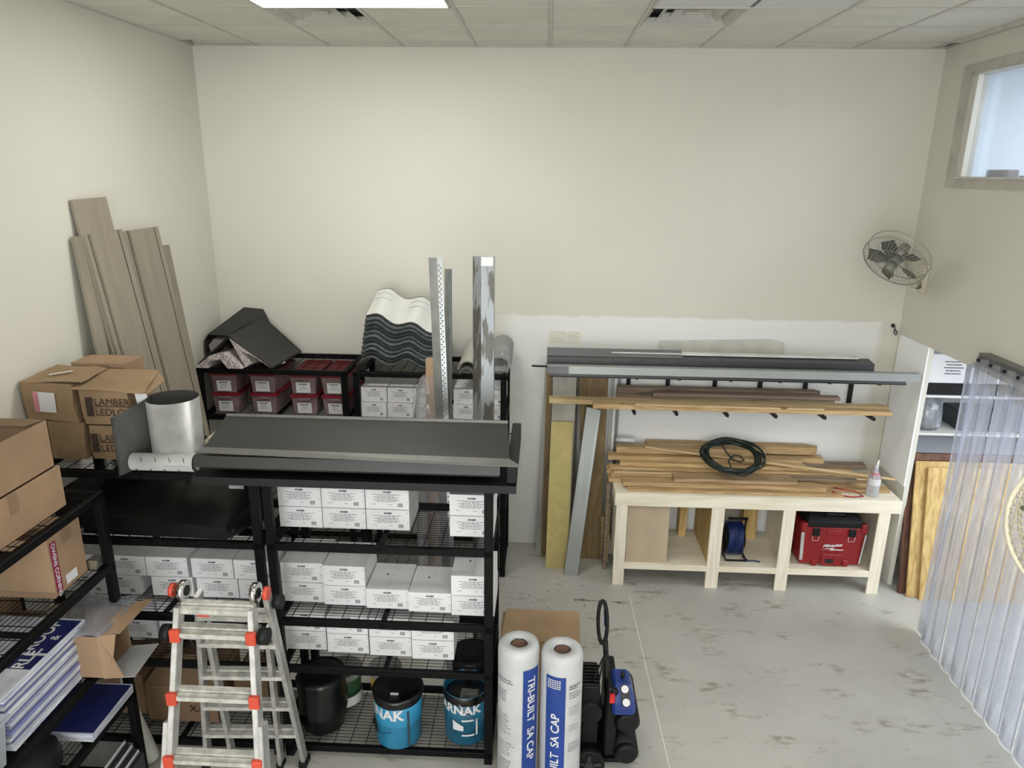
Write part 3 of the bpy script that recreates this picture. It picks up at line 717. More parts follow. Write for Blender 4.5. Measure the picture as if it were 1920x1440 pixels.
lean([(.07, -.004, 0), (.073, .04, 0), (.069, .04, 0), (.067, 0, 0)], Q0, Q1, 'right_lip', galv, ch)
MB().prism([(-.43, 4.828, 3.013), (-.352, 4.842, 3.013), (-.352, 4.835, 2.955), (-.43, 4.82, 2.955)], (0, -.002, 0)).build('end_tape', mat('pale_foil', (.75, .76, .76), .3, metal=.5), ch)
# wrapped tube
tb = thing('wrapped_tube', 'brown cardboard tube wrapped in crumpled clear film, standing behind the middle rack', 'tube', (-.85, 5.2, 0))
MB().cyl((-.86, 5.2, 0), (-.845, 5.22, 2.205), .040, 20).build('tube', mat('tube_cardboard', (.36, .24, .15), .8), tb)
MB().lathe([(.10, 0), (.115, .4), (.118, 1.2), (.112, 1.75), (.10, 1.95), (.055, 2.06), (.045, 2.08)], (-.86, 5.2, 0), 26, jit=.012, seed=3, caps=False).build('clear_film', film, tb)

# ------------------------------------------------------------------ dark flashings on top of the middle rack
def sheet(name, label, line, ext, mt, t=.003, cat='metal sheet'):
    return tag(MB().fold(line, ext, t).build(name, mt), label, cat)
z4 = LV[4]+.003
sheet('flat_flashing', 'long black flashing lowest on the middle rack top, poking out to the right', [(-1.93, 4.22, z4), (-1.93, 3.60, z4), (-1.93, 3.595, z4-.04), ], (1.80, 0, 0), blkmatt, .004)
sheet('box_flashing', 'black hollow flashing under the grey sheets on the middle rack', [(-1.90, 4.1, z4+.01), (-1.90, 4.1, z4+.09), (-1.90, 3.66, z4+.085), (-1.90, 3.64, z4+.035)], (1.67, 0, 0), blkmatt, .004)
sheet('drip_edge', 'dark grey flashing with an upright front face, second from top', [(-1.91, 4.05, z4+.125), (-1.91, 3.615, z4+.12), (-1.91, 3.60, z4+.062)], (1.69, 0, 0), flash, .003)
tf = thing('wide_flashing', 'widest grey flashing, topmost on the middle rack, light front lip', 'metal sheet', (-1.1, 3.8, z4+.14))
m = MB(); P = [(-1.87, 3.66, z4+.15), (-.17, 3.62, z4+.15), (-.20, 4.01, z4+.215), (-1.89, 4.01, z4+.215)]
m.prism(P, (0, 0, .003)).build('sheet', flash, tf)
m = MB(); m.prism([(-1.90, 3.60, z4+.145), (-.10, 3.55, z4+.135), (-.17, 3.62, z4+.15), (-1.87, 3.66, z4+.152)], (0, 0, .004)).build('front_lip', flashedge, tf)
MB().prism([(-.20, 4.005, z4+.215), (-1.89, 4.005, z4+.215), (-1.89, 4.012, z4+.232), (-.20, 4.012, z4+.232)], (0, .003, 0)).build('back_lip', flashedge, tf)
tag(MB().box((-.185, 3.62, z4+.008), (-.13, 4.3, z4+.118)).build('black_box', blkmatt, bevel=.004), 'black box end sticking out at the right of the middle rack top', 'block')
tag(MB().fold([(-.235, 4.28, z4), (-.235, 4.28, z4+.05), (-.20, 4.27, z4+.05)], (.03, .01, 0), .004).build('angle_bracket', blkmatt), 'small dark bracket behind the flashings at the rack corner', 'bracket')

# ------------------------------------------------------------------ corner rack top: parcels, coil, roll
def parcel(name, label, x0, y0, z0, x1, y1, z1, seed, amp=.012, mt=None, skewx=0, rz=0, taper=0):
    t = thing(name, label, 'box', ((x0+x1)/2, (y0+y1)/2, z0), rz)
    m = MB(); m.box((x0, y0, z0), (x1, y1, z1)); m.crumple(4, amp, seed)
    for v in m.bm.verts:
        k = (v.co.z-z0)/(z1-z0); v.co.x += skewx*k
    c = Vector(((x0+x1)/2, (y0+y1)/2, z0)); Mr = Matrix.Translation(c) @ Matrix.Rotation(rz, 4, 'Z') @ Matrix.Translation(-c)
    m.bm.transform(Mr); b = m.build('box_body', mt or card2, t); t['_m'] = 0
    del t['_m']
    return t, Mr
def decal(parent, name, M, w_, h_, mt):
    return MB().prism([M @ Vector(p) for p in ((0, 0, 0), (w_, 0, 0), (w_, h_, 0), (0, h_, 0))], (M.to_3x3() @ Vector((0, 0, .0012)))).build(name, mt, parent)
def put_text(parent, name, me, M): return put(me, name, parent, WM[parent.name].inverted() @ M)
Z4 = LV[4]+.003
# back small box
b0, _ = parcel('kraft_box', 'plain brown box at the back of the parcels, against the wall', -2.86, 4.10, Z4+.36, -2.52, 4.30, Z4+.50, 1, .004, card)
b00 = tag(MB().box((-2.84, 4.11, Z4), (-2.54, 4.29, Z4+.355)).build('kraft_box', card3), 'brown box hidden low behind the crumpled parcels', 'box')
pa, Ma = parcel('kraft_parcel', 'crumpled brown parcel with a pink label, upper left', -2.965, 3.81, Z4+.235, -2.665, 4.08, Z4+.46, 2, .016, skewx=-.02)
pb, Mb = parcel('kraft_parcel', 'crumpled brown parcel at lower left, under the pink labelled one', -2.95, 3.80, Z4, -2.64, 4.08, Z4+.225, 3, .014, skewx=0)
pc, Mc = parcel('kraft_parcel', 'brown printed parcel with open top flaps, upper of its pair', -2.625, 3.81, Z4+.215, -2.34, 4.08, Z4+.43, 4, .008, skewx=-.02)
pd, Md = parcel('kraft_parcel', 'brown printed parcel at lower right, under the open flapped one', -2.615, 3.81, Z4, -2.345, 4.08, Z4+.208, 5, .006)
# flaps
fl = MB(); fl.prism([(-2.67, 3.7800, Z4+.435), (-2.25, 3.7900, Z4+.415), (-2.30, 4.0800, Z4+.47), (-2.62, 4.0700, Z4+.475)], (0, 0, .004)); fl.crumple(3, .010, 6); fl.build('top_flap', card2, pc)
fl = MB(); fl.prism([(-2.30, 3.7900, Z4+.418), (-2.245, 3.8400, Z4+.40), (-2.25, 4.0300, Z4+.42), (-2.31, 4.0800, Z4+.465)], (0, 0, .004)); fl.build('side_flap', card2, pc)
fl = MB(); fl.prism([(-3.0+.03, 3.8000, Z4+.462), (-2.62, 3.8200, Z4+.47), (-2.60, 4.0600, Z4+.485), (-2.93, 4.0700, Z4+.49)], (0, 0, .004)); fl.crumple(3, .014, 8); fl.build('top_flap', card2, pa)
decal(pa, 'pink_label', frame((-2.90, 3.7960, Z4+.29), (1, .02, -.05), (-.25, -.03, 1)), .12, .12, labelw)['label'] = 'white and pink label'
decal(pa, 'pink_stripe', frame((-2.905, 3.7945, Z4+.292), (1, .02, -.05), (-.3, -.03, 1)), .03, .115, mat('pink_print', (.55, .22, .28), .6))
decal(pc, 'pink_label', frame((-2.30, 3.8050, Z4+.33), (.6, .6, .1), (0, 0, 1)), .06, .085, labelw)
decal(pa, 'paper_slip', frame((-2.84, 3.8700, Z4+.487), (.8, .6, .05), (-.4, .8, 0)), .12, .02, labelw)
for par, z in ((pc, Z4+.335), (pd, Z4+.115)):
    y = 3.80
    put_text(par, 'lettering', text_mesh('LAMBERT', .058, brownink), frame((-2.555, y, z), (1, 0, 0), (0, 0, 1)))
    put_text(par, 'lettering', text_mesh('LEDLOW', .058, brownink), frame((-2.555, y, z-.062), (1, 0, 0), (0, 0, 1)))
    lg = MB()
    for q in range(4):
        lg.box((-2.603+q*.0105, y-.001, z-.068), (-2.595+q*.0105, y, z+.046))
    for q in range(3): lg.box((-2.603, y-.0012, z-.05+q*.035), (-2.563, y, z-.036+q*.035))
    lg.box((-2.555, y-.001, z-.008), (-2.33, y, z-.004))
    lg.build('printed_emblem', brownink, par)
# coil of sheet metal with loose end
co = thing('metal_coil', 'shiny coil of sheet metal with a loose end, on the corner rack', 'metal coil', (-2.1, 3.86, Z4))
cc = Vector((-2.110, 3.83)); ar = .148; m = MB(); ln = []
for i in range(0, 41):
    a = PI*.93-2*PI*i/40*1.0; rr_ = ar-.012*i/40
    ln.append((cc.x+rr_*math.cos(a), cc.y+rr_*math.sin(a)))
tail = [(-2.455, 3.70), (-2.38, 3.76), (-2.30, 3.82), (-2.262, 3.90)]
def wallstrip(pts, z0, z1fn, t=.0015):
    m = MB(); A = []; B = []
    for i, (x, y) in enumerate(pts):
        A.append(m.v((x, y, z0))); B.append(m.v((x, y, z1fn(i/len(pts)))))
    for i in range(len(pts)-1):
        fc = m.f([A[i], A[i+1], B[i+1], B[i]]); fc.smooth = True
    bmesh.ops.solidify(m.bm, geom=m.bm.faces[:], thickness=t)
    return m
wallstrip(ln, Z4, lambda k: Z4+.385).build('coil', coilm, co)
tp = [(-2.325, 3.575), (-2.315, 3.61), (-2.30, 3.65), (-2.288, 3.70), (-2.278, 3.75), (-2.268, 3.80), (-2.262, 3.85)]
wallstrip(tp, Z4, lambda k: Z4+.34+.04*k).build('loose_end', coilm, co)
# underlayment roll
def roll_spiral(r0, r1, turns, n):
    return [((r0+(r1-r0)*i/n)*math.cos(2*PI*turns*i/n), (r0+(r1-r0)*i/n)*math.sin(2*PI*turns*i/n)) for i in range(n+1)]
ur = thing('underlayment_roll', 'small white roll with black tick marks, in front of the metal coil', 'roll', (-2.12, 3.60, Z4))
m = MB(); sp = roll_spiral(.022, .055, 3, 60)
m2 = MB(); A = [m2.v((-2.29, 3.665+a, Z4+.058+b)) for a, b in sp]; B = [m2.v((-1.955+.03*(i/60), 3.665+a, Z4+.058+b)) for i, (a, b) in enumerate(sp)]
for i in range(60): m2.f([A[i], A[i+1], B[i+1], B[i]]).smooth = True
bmesh.ops.solidify(m2.bm, geom=m2.bm.faces[:], thickness=.003); m2.build('sheet', mat('white_underlay', (.80, .81, .80), .55, var=.03, scale=12, bump=.2, bscale=20), ur)
tk = MB()
for x in (-2.25, -2.17, -2.09, -2.01):
    for a0 in (2.35, 3.55):
        pts = [(x+.012*q/5+(.03 if a0 < 3 else 0), 3.665+.0575*math.cos(a0+q*.09), Z4+.058+.0575*math.sin(a0+q*.09)) for q in range(6)]
        tk.tube(pts, .002, 4)
tk.build('tick_marks', ink, ur)
ur2 = thing('underlayment_roll', 'small end of a patterned paper roll behind the metal coil', 'roll', (-1.98, 4.0, Z4))
MB().cyl((-1.93, 3.88, Z4+.09), (-1.93, 4.2, Z4+.09), .045, 20).build('sheet', mat('patterned_paper', (.55, .48, .36), .7, hue2=(.12, .1, .08), scale=45, lo=.4, hi=.45), ur2)
# corner rack second shelf: black hollow housings
z3 = LV[3]+.006
bx_ = thing('black_housing', 'long black hollow profile on the corner rack, second shelf down', 'housing', (-2.2, 3.9, z3))
MB().prism([(-2.62, 3.70, z3), (-1.80, 3.68, z3), (-1.72, 3.70, z3+.09), (-1.68, 4.0, z3+.20), (-2.66, 4.10, z3+.26)], (0, .001, 0))
m = MB(); P = [(-2.66, 3.68, z3+.12), (-1.80, 3.66, z3+.08), (-1.66, 3.98, z3+.19), (-2.66, 4.12, z3+.27)]
m.prism(P, (0, 0, -.006)).build('top_face', blkgloss, bx_)
MB().prism([(-2.66, 3.685, z3), (-1.80, 3.665, z3), (-1.80, 3.665, z3+.075), (-2.66, 3.685, z3+.112)], (0, .004, 0)).build('front_face', blkgloss, bx_)
MB().prism([(-1.80, 3.67, z3), (-1.66, 3.98, z3), (-1.66, 3.98, z3+.18), (-1.80, 3.67, z3+.072)], (-.004, 0, 0)).build('end_face', blkgloss, bx_)
MB().cyl((-1.79, 3.72, z3+.03), (-1.775, 3.722, z3+.03), .022, 14).build('end_knob', blkmatt, bx_)
tag(MB().box((-2.85, 3.72, z3), (-2.70, 4.1, z3+.22)).build('black_case', blkmatt, bevel=.01), 'black upright case at the left end of the corner rack shelf', 'case')
tag(MB().box((-1.74, 3.63, LV[4]-.075), (-1.655, 3.634, LV[4]-.052)).build('metal_offcut', chrome), 'short bright metal strip under the front edge of the rack tops', 'strip')

# corner rack bottom: brown boxes
bxo = thing('brown_box', 'large brown box with black lettering on the lowest shelf of the corner rack', 'box', (-2.3, 3.95, LV[0]))
MB().box((-2.52, 3.80, Z0), (-2.06, 4.2, Z0+.27)).crumple(3, .006, 9).build('box_body', card3, bxo)
MB().prism([(-2.52, 3.80, Z0+.275), (-2.06, 3.80, Z0+.275), (-2.12, 3.98, Z0+.37), (-2.46, 3.98, Z0+.37)], (0, 0, .005)).build('top_flap', card3, bxo)
put_text(bxo, 'lettering', text_mesh('X.0', .07, brownink, bold=.001), frame((-2.24, 3.792, Z0+.08), (1, 0, 0), (0, 0, 1)))
tag(MB().box((-2.85, 3.85, Z0), (-2.56, 4.2, Z0+.30)).crumple(2, .006, 10).build('brown_box', card3), 'brown box standing left of the lettered box, lowest shelf of the corner rack', 'box')
tag(MB().box((-2.0, 3.95, Z0), (-1.72, 4.2, Z0+.25)).crumple(2, .006, 12).build('brown_box', card3), 'brown box behind the ladder, lowest shelf of the corner rack', 'box')
tag(MB().lathe([(.055, 0), (.06, .02), (.02, .5), (.012, .72)], (0, 0, 0), 20).build('paper_cone', mat('white_paper', (.66, .66, .62), .6)), 'white paper roll tapering upwards, leaning at the corner rack post', 'paper roll')
pcn = bpy.data.objects['paper_cone']; pcn.location = (-2.40, 3.56, .012); pcn.rotation_euler = (0, -.15, 0)

# ------------------------------------------------------------------ left wall rack contents
ZE4, ZE3, ZE2, ZE1, ZE0 = [v+.004 for v in (LV[4], LV[3], LV[2], LV[1], LV[0])]
def cardbox(name, label, a, b, mt=card, open_top=False, tapes=()):
    t = thing(name, label, 'box', ((a[0]+b[0])/2, (a[1]+b[1])/2, a[2]))
    if not open_top: MB().box(a, b).build('box_body', mt, t, bevel=.003)
    else:
        m = MB(); x0, y0, z0 = a; x1, y1, z1 = b; k = .005
        m.box(a, (x1, y1, z0+k)); m.box(a, (x0+k, y1, z1)); m.box((x1-k, y0, z0), b); m.box(a, (x1, y0+k, z1)); m.box((x0, y1-k, z0), b)
        m.build('box_body', mt, t)
    return t
E1 = cardbox('large_carton', 'lower of two large plain cartons on top of the left rack', (-2.93, 2.35, ZE4), (-2.39, 3.22, ZE4+.215))
MB().box((-2.391, 2.85, ZE4+.12), (-2.3885, 2.91, ZE4+.214)).build('tape', tape, E1)
E2 = cardbox('large_carton', 'upper large open carton on top of the left rack', (-2.93, 2.30, ZE4+.22), (-2.40, 3.20, ZE4+.46), open_top=True)
MB().box((-2.401, 2.70, ZE4+.225), (-2.3985, 2.75, ZE4+.36)).build('tape', tape, E2)
MB().box((-2.401, 2.74, ZE4+.37), (-2.3985, 2.80, ZE4+.455)).build('tape', tape, E2)
MB().prism([(-2.925, 3.197, ZE4+.46), (-2.405, 3.197, ZE4+.46), (-2.45, 3.11, ZE4+.455), (-2.88, 3.11, ZE4+.455)], (0, 0, .004)).build('end_flap', card3, E2)
MB().prism([(-2.925, 2.33, ZE4+.46), (-2.925, 3.17, ZE4+.46), (-2.70, 3.15, ZE4+.43), (-2.70, 2.36, ZE4+.43)], (0, 0, .004)).build('side_flap', card, E2)
OC = cardbox('insulation_carton', 'brown carton with a maroon strip of white lettering on the left rack', (-2.80, 3.03, ZE3), (-2.39, 3.29, ZE3+.315))
# front face toward the aisle is +X
decal(OC, 'maroon_strip', frame((-2.388, 3.045, ZE3+.02), (0, 1, 0), (0, 0, 1)), .042, .27, maroon)
put_text(OC, 'lettering', text_mesh('OWENS CORNING', .034, labelw, bold=.0006), frame((-2.386, 3.054, ZE3+.285), (0, 0, -1), (0, 1, 0)))
decal(OC, 'paper_label', frame((-2.388, 3.12, ZE3+.025), (0, 1, 0), (0, 0, 1)), .085, .05, labelw)
decal(OC, 'tape', frame((-2.388, 3.14, ZE3+.25), (0, 1, 0), (0, 0, 1)), .06, .065, tape)
decal(OC, 'tape', frame((-2.80, 3.0285, ZE3), (1, 0, 0), (0, 0, 1)), .41, .03, tape)
tag(MB().box((-2.40, 3.30, ZE3), (-2.345, 3.37, ZE3+.05)).crumple(4, .012, 15).build('foil_scrap', gold), 'scrap of crinkled clear tape at the corner of the maroon striped carton', 'scrap')
# open carton on the third shelf
OP = thing('open_carton', 'brown carton lying on its side, open towards the ladder, on the left rack', 'box', (-2.45, 3.1, ZE2))
x0, x1, y0, y1, z0, z1 = -2.64, -2.25, 3.07, 3.335, ZE2, ZE2+.26
m = MB(); k = .006
m.box((x0, y0, z0), (x1, y1, z0+k)); m.box((x0, y0, z1-k), (x1, y1, z1)); m.box((x0, y0, z0), (x0+k, y1, z1)); m.box((x0, y0, z0), (x1, y0+k, z1)); m.box((x0, y1-k, z0), (x1, y1, z1))
m.build('box_body', card, OP)
MB().prism([(x1, y0, z0), (x1+.10, y0+.02, z0+.0), (x1+.07, y0+.0, z0+.13), (x1+.09, y0+.02, z1), (x1, y0, z1)], (0, .005, 0)).build('side_flap', card, OP)
MB().prism([(x1, y0, z1), (x1+.10, y0+.04, z1-.01), (x1+.10, y1+.1, z1-.015), (x1, y1, z1)], (0, 0, .005)).build('top_flap', card, OP)
MB().prism([(x1, y0, z0+.002), (x1+.13, y0+.06, z0-.03), (x1+.12, y1+.06, z0-.02), (x1, y1, z0+.002)], (0, 0, .005)).build('bottom_flap', mat('grey_inner_card', (.36, .36, .36), .8), OP)
MB().grid(lambda u, v: (x0+.03+.4*u, y0-.03+.38*v, z1+.012+.012*math.sin(u*9+v*5)), 10, 10, t=.001).build('clear_cover', film, OP)
# yard signs
sgm = MB().box((-.23, -.30, 0), (.23, .30, .011)).mesh('yard_sign', signw)
sgm2 = MB().box((-.23, -.30, 0), (.23, .30, .011)).mesh('yard_sign', mat('lavender_sign_plastic', (.20, .22, .42), .5, rnd=.3))
for i in range(20):
    L_ = R.uniform(-.012, .012)
    M = Matrix.Translation((-2.60+R.uniform(-.008, .008), 2.87+L_, ZE2+i*.0145)) @ Matrix.Rotation(R.uniform(-.012, .012), 4, 'Z')
    if i < 19:
        tag(put(sgm2 if i in (3, 6, 7, 11, 14, 17) else sgm, 'yard_sign', None, M), '%s sheet up in the white and blue sign stack on the left rack' % (['bottom']+ORD+['thirteenth', 'fourteenth', 'fifteenth', 'sixteenth', 'seventeenth', 'eighteenth', 'nineteenth', 'twentieth'])[i if i == 0 else i], 'sign', 'white and blue signs stacked on the left rack')
    else:
        t = tag(put(sgm, 'yard_sign', None, M), 'topmost sign of the stack, white lettering on a navy panel', 'sign', 'white and blue signs stacked on the left rack')
        z = .0115
        def q(a, b): return MB().prism([(a[0], a[1], z), (b[0], a[1], z), (b[0], b[1], z), (a[0], b[1], z)], (0, 0, .0006))
        put(q((.03, .02), (.222, .285)).mesh('navy_panel', navy), 'navy_panel', t); put(q((.03, -.10), (.222, .0)).mesh('navy_panel', navy), 'navy_panel', t)
        MM = lambda x, y: Matrix.Translation((x, y, z+.001)) @ Matrix.Rotation(PI/2, 4, 'Z')
        put(text_mesh('RLE.', .085, labelw, bold=.002), 'lettering', t, MM(.18, -.10))
        put(text_mesh('ROOF', .085, labelw, bold=.002), 'lettering', t, MM(.135, .035))
        put(text_mesh('&', .06, labelw, bold=.001), 'lettering', t, MM(.20, .12))
eb = MB().box((-.003, -.25, 0), (0, .25, .010)).mesh('blue_edge', navy)
tub = thing('plastic_tub', 'milky clear plastic tub in front of the sign stack', 'storage bin', (-2.2, 2.38, ZE2))
loft(MB(), [[(-2.72, 2.20, ZE2), (-2.35, 2.20, ZE2), (-2.35, 2.50, ZE2), (-2.72, 2.50, ZE2)], [(-2.74, 2.18, ZE2+.22), (-2.33, 2.18, ZE2+.22), (-2.33, 2.52, ZE2+.22), (-2.74, 2.52, ZE2+.22)], [(-2.75, 2.17, ZE2+.22), (-2.315, 2.17, ZE2+.22), (-2.315, 2.535, ZE2+.22), (-2.75, 2.535, ZE2+.22)], [(-2.75, 2.17, ZE2+.24), (-2.315, 2.17, ZE2+.24), (-2.315, 2.535, ZE2+.24), (-2.75, 2.535, ZE2+.24)]], cap=False).build('tub_body', tubm, tub)
MB().box((-2.745, 2.175, ZE2+.238), (-2.32, 2.53, ZE2+.245)).build('lid', tubm, tub)
MB().box((-2.72, 2.21, ZE2+.005), (-2.36, 2.49, ZE2+.14)).build('contents', mat('mixed_parts', (.3, .34, .36), .6, var=.2, scale=20), tub)
# shelves below: navy signs and dark bundles
ns = MB().box((-.20, -.19, 0), (.20, .19, .011)).mesh('blue_sign', signw); nt_ = MB().box((-.19, -.18, .0112), (.199, .18, .012)).mesh('navy_face', navy)
for i in range(7):
    M = Matrix.Translation((-2.50+i*.006, 3.17-.008*i, ZE1+.008+i*.0135)) @ Matrix.Rotation(R.uniform(-.02, .02), 4, 'Z')
    t = tag(put(ns, 'yard_sign', None, M), '%s sheet up in the navy faced sign stack, lower shelf of the left rack' % (['bottom']+ORD)[i], 'sign', 'navy signs stacked on the lower shelf of the left rack')
    put(nt_, 'navy_face', t)
for i in range(9):
    tag(MB().box((-2.36+.012*i, 2.95+.02*i, ZE0), (-2.354+.012*i, 3.30, ZE0+.30-.01*i)).build('leaning_sheet', dksheet if i % 3 else labelw), '%s thin sheet from the aisle, standing on the left rack lowest shelf' % ORD[8-i], 'panel', 'thin panels standing on the lowest shelf of the left rack')
kb = thing('black_bag', 'black bag on the lower shelf of the left rack, in front of the navy signs', 'bag', (-2.5, 2.75, ZE1))
MB().lathe([(.16, 0), (.19, .06), (.17, .13), (.09, .18), (.02, .19)], (-2.52, 2.74, ZE1), 20, jit=.01, seed=9).build('bag_body', blkmatt, kb)
MB().tube([(-2.62, 2.74, ZE1+.12), (-2.58, 2.74, ZE1+.23), (-2.46, 2.74, ZE1+.23), (-2.42, 2.74, ZE1+.12)], .008).build('strap', blkmatt, kb)
tag(MB().box((-2.86, 2.2, ZE2), (-2.85, 3.35, ZE2+.35)).build('cardboard_sheet', card3), 'brown card sheet standing behind the sign stack against the wall', 'panel')
tag(MB().box((-2.84, 3.40-.35, ZE2), (-2.68, 3.40-.05, ZE2+.2)).build('brown_box', card3), 'small brown box behind the open carton on the left rack', 'box')

# ------------------------------------------------------------------ taupe boards leaning in the left corner
def board(label, y0, y1, ztop, xtop, xbot, ybot, wdt, t=.02, groove=True, name='composite_board'):
    """leans against the left wall: top line on the wall, foot out in the room"""
    th = thing(name, label, 'board', (xbot, ybot, 0))
    a = Vector((xbot, ybot, 0)); b = Vector((xtop, y0, ztop)); ax = (b-a).normalized()
    wv = Vector((.10, 1, 0)).normalized(); wv = (wv-ax*wv.dot(ax)).normalized(); nv = wv.cross(ax)
    if nv.x < 0: nv = -nv
    L_ = (b-a).length
    def P(u, v, n): return a+ax*u+wv*v+nv*n
    def slab(v0, v1, n0, n1, nm, mt):
        MB().prism([P(0, v0, n0), P(0, v1, n0), P(0, v1, n1), P(0, v0, n1)], ax*L_).build(nm, mt, th)
    slab(0, wdt, -t, 0, 'board_body', taupe)
    if groove:
        slab(wdt*.10, wdt*.115, 0, .004, 'bead', taupedk); slab(wdt*.15, wdt*.80, 0, .006, 'raised_face', taupe); slab(wdt*.86, wdt*.88, 0, .003, 'bead', taupedk)
    return th
board('tallest taupe board, at the far left of the leaning stack', 4.53, 0, 3.36, -2.975, -2.62, 3.98+.62, .32, groove=False)
board('narrow taupe board under the tallest one, at the left edge', 4.47, 0, 3.14, -2.965, -2.70, 4.35, .10, groove=False)
board('wide grooved taupe board, left of the dark gap in the stack', 4.545, 0, 3.14, -2.945, -2.56, 4.62, .38)
board('dark taupe board showing in the gap between the two wide ones', 4.9, 0, 3.13, -2.975, -2.62, 4.98, .12, groove=False)
board('wide grooved taupe board, right of the dark gap in the stack', 4.99, 0, 3.13, -2.945, -2.56, 5.00, .40)
board('short taupe board with its edge showing right of the wide ones', 5.40, 0, 2.97, -2.965, -2.62, 5.38, .10, groove=False)
board('thin taupe strip, rightmost of the leaning stack', 5.54, 0, 2.98, -2.97, -2.62, 5.42, .085, t=.03, groove=False)

# ------------------------------------------------------------------ middle rack bottom shelf: pails
def bend(c, r, z0, a0, s=1):
    """map flat text x along the rim, y up, onto a cylinder"""
    return lambda x, y: (c[0]+r*math.sin(a0+x/r), c[1]-r*math.cos(a0+x/r), z0+y)
def pail(name, label, c, r, h, mt, lid=None, lidm=blkmatt, jit=0):
    t = thing(name, label, 'pail', (c[0], c[1], Z0))
    if lid == 'open':
        MB().lathe([(r*.90, 0), (r*.97, h*.02), (r*.965, h*.45), (r*.98, h*.46), (r*.98, h*.48), (r, h), (r*.97, h), (r*.95, h*.9), (r*.93, h*.2)], (c[0], c[1], Z0), 36).build('pail_body', mt, t)
        MB().lathe([(r*.93, h*.83), (r*.5, h*.86), (.001, h*.85)], (c[0], c[1], Z0), 30, jit=.006, seed=2, caps=False).build('contents', blkgloss, t)
    else:
        MB().lathe([(r*.90, 0), (r*.97, h*.02), (r*.965, h*.45), (r*.985, h*.46), (r*.985, h*.48), (r, h-.012)], (c[0], c[1], Z0), 36).build('pail_body', mt, t)
        MB().lathe([(r+.004, h-.035), (r+.010, h-.03), (r+.010, h+.004), (r*.93, h+.006), (r*.90, h-.008), (.001, h-.008)], (c[0], c[1], Z0), 36, jit=jit, caps=False).build('lid', lidm, t)
    return t
K1 = pail('blue_pail', 'bright blue pail with a black lid and white lettering', (-.865, 3.78), .150, .355, karn, 'lid', blkgloss, .0015)
kt = .152
put_text(K1, 'lettering', text_mesh('KARNAK', .10, labelw, bold=.003, sl='x', fn=bend((-.865, 3.78), kt, Z0+.225, -2.25)), Matrix())
MB().lathe([(.151, .30), (.153, .315), (.152, .335)], (-.865, 3.78, Z0), 36, jit=.002, caps=False).build('tar_ring', blkgloss, K1)
for a in (.55,):
    MB().grid(lambda u, v: bend((-.865, 3.78), .1512, Z0+.01, a)(u*.016, v*.27), 2, 2, t=0).build('dark_stripe', mat('stripe_ink', (.03, .06, .08), .5), K1)
MB().box((-.90, 3.71, Z0+.3475), (-.85, 3.73, Z0+.349)).build('lid_label', labelw, K1)
MB().tube([bend((-.865, 3.78), .155, Z0+.15, -1.25+.1*q)(0, -.012*q) for q in range(5)], .008, 6).build('handle_grip', blkmatt, K1)
MB().tube([bend((-.865, 3.78), .155, Z0+.10+.006*q, -.85+.12*q)(0, 0) for q in range(7)], .0015, 5).build('wire_handle', blkwire, K1)
K2 = pail('blue_pail', 'dull blue open pail of tar with white lettering, by the right post', (-.44, 3.83), .142, .36, karn2, 'open')
put_text(K2, 'lettering', text_mesh('KARNAK', .085, labelw, bold=.003, sl='x', fn=bend((-.44, 3.83), .144, Z0+.24, -1.6)), Matrix())
lg = MB()
for a_, b_, c_, d_ in ((-.02, .08, .08, .012), (-.02, .19, .08, .012), (.07, .08, .012, .12)):
    lg.grid(lambda u, v: bend((-.44, 3.83), .1445, Z0, .05)(a_+u*c_, b_+v*d_), 6, 2, t=0)
lg.grid(lambda u, v: bend((-.44, 3.83), .1445, Z0, -.5)(u*.07, .12+v*.07*(1-.5*u)), 5, 3, t=0)
lg.build('white_emblem', labelw, K2)
MB().lathe([(.1435, .30), (.1465, .32), (.1465, .352), (.140, .36)], (-.44, 3.83, Z0), 30, jit=.003, caps=False).build('tar_rim', blkgloss, K2)
MB().box((-.46, 3.74, Z0+.30), (-.36, 3.82, Z0+.33)).crumple(4, .014, 4).build('debris', mat('grey_debris', (.20, .19, .18), .7, var=.2, scale=40), K2)
MB().tube([bend((-.44, 3.83), .15+.02*math.sin(q/10*PI), Z0+.33-.12*math.sin(q/10*PI), -.2+1.6*q/10)(0, 0) for q in range(11)], .002, 5).build('wire_handle', chrome, K2)
K3 = pail('black_pail', 'black pail covered by a glossy black bin liner', (-1.375, 3.85), .135, .38, blkgloss, 'lid', blkmatt)
MB().lathe([(.150, .12), (.155, .2), (.148, .28), (.156, .36), (.150, .39), (.12, .385), (.02, .375)], (-1.375, 3.85, Z0), 34, jit=.007, seed=5, caps=False).build('bin_liner', blkgloss, K3)
K4 = pail('black_pail', 'black lidded pail at the back right of the lowest shelf', (-.43, 4.09), .13, .40, blkmatt, 'lid', blkmatt)
K5 = pail('green_pail', 'green and white pail behind the black bin liner', (-1.30, 4.08), .115, .24, green, 'lid', greylid)
MB().lathe([(.1165, .01), (.117, .08)], (-1.30, 4.08, Z0), 30, caps=False).build('white_band', labelw, K5)
K6 = pail('yellow_pail', 'yellow pail with a grey lid behind the bright blue pail', (-1.02, 4.10), .10, .25, ylw, 'lid', greylid)

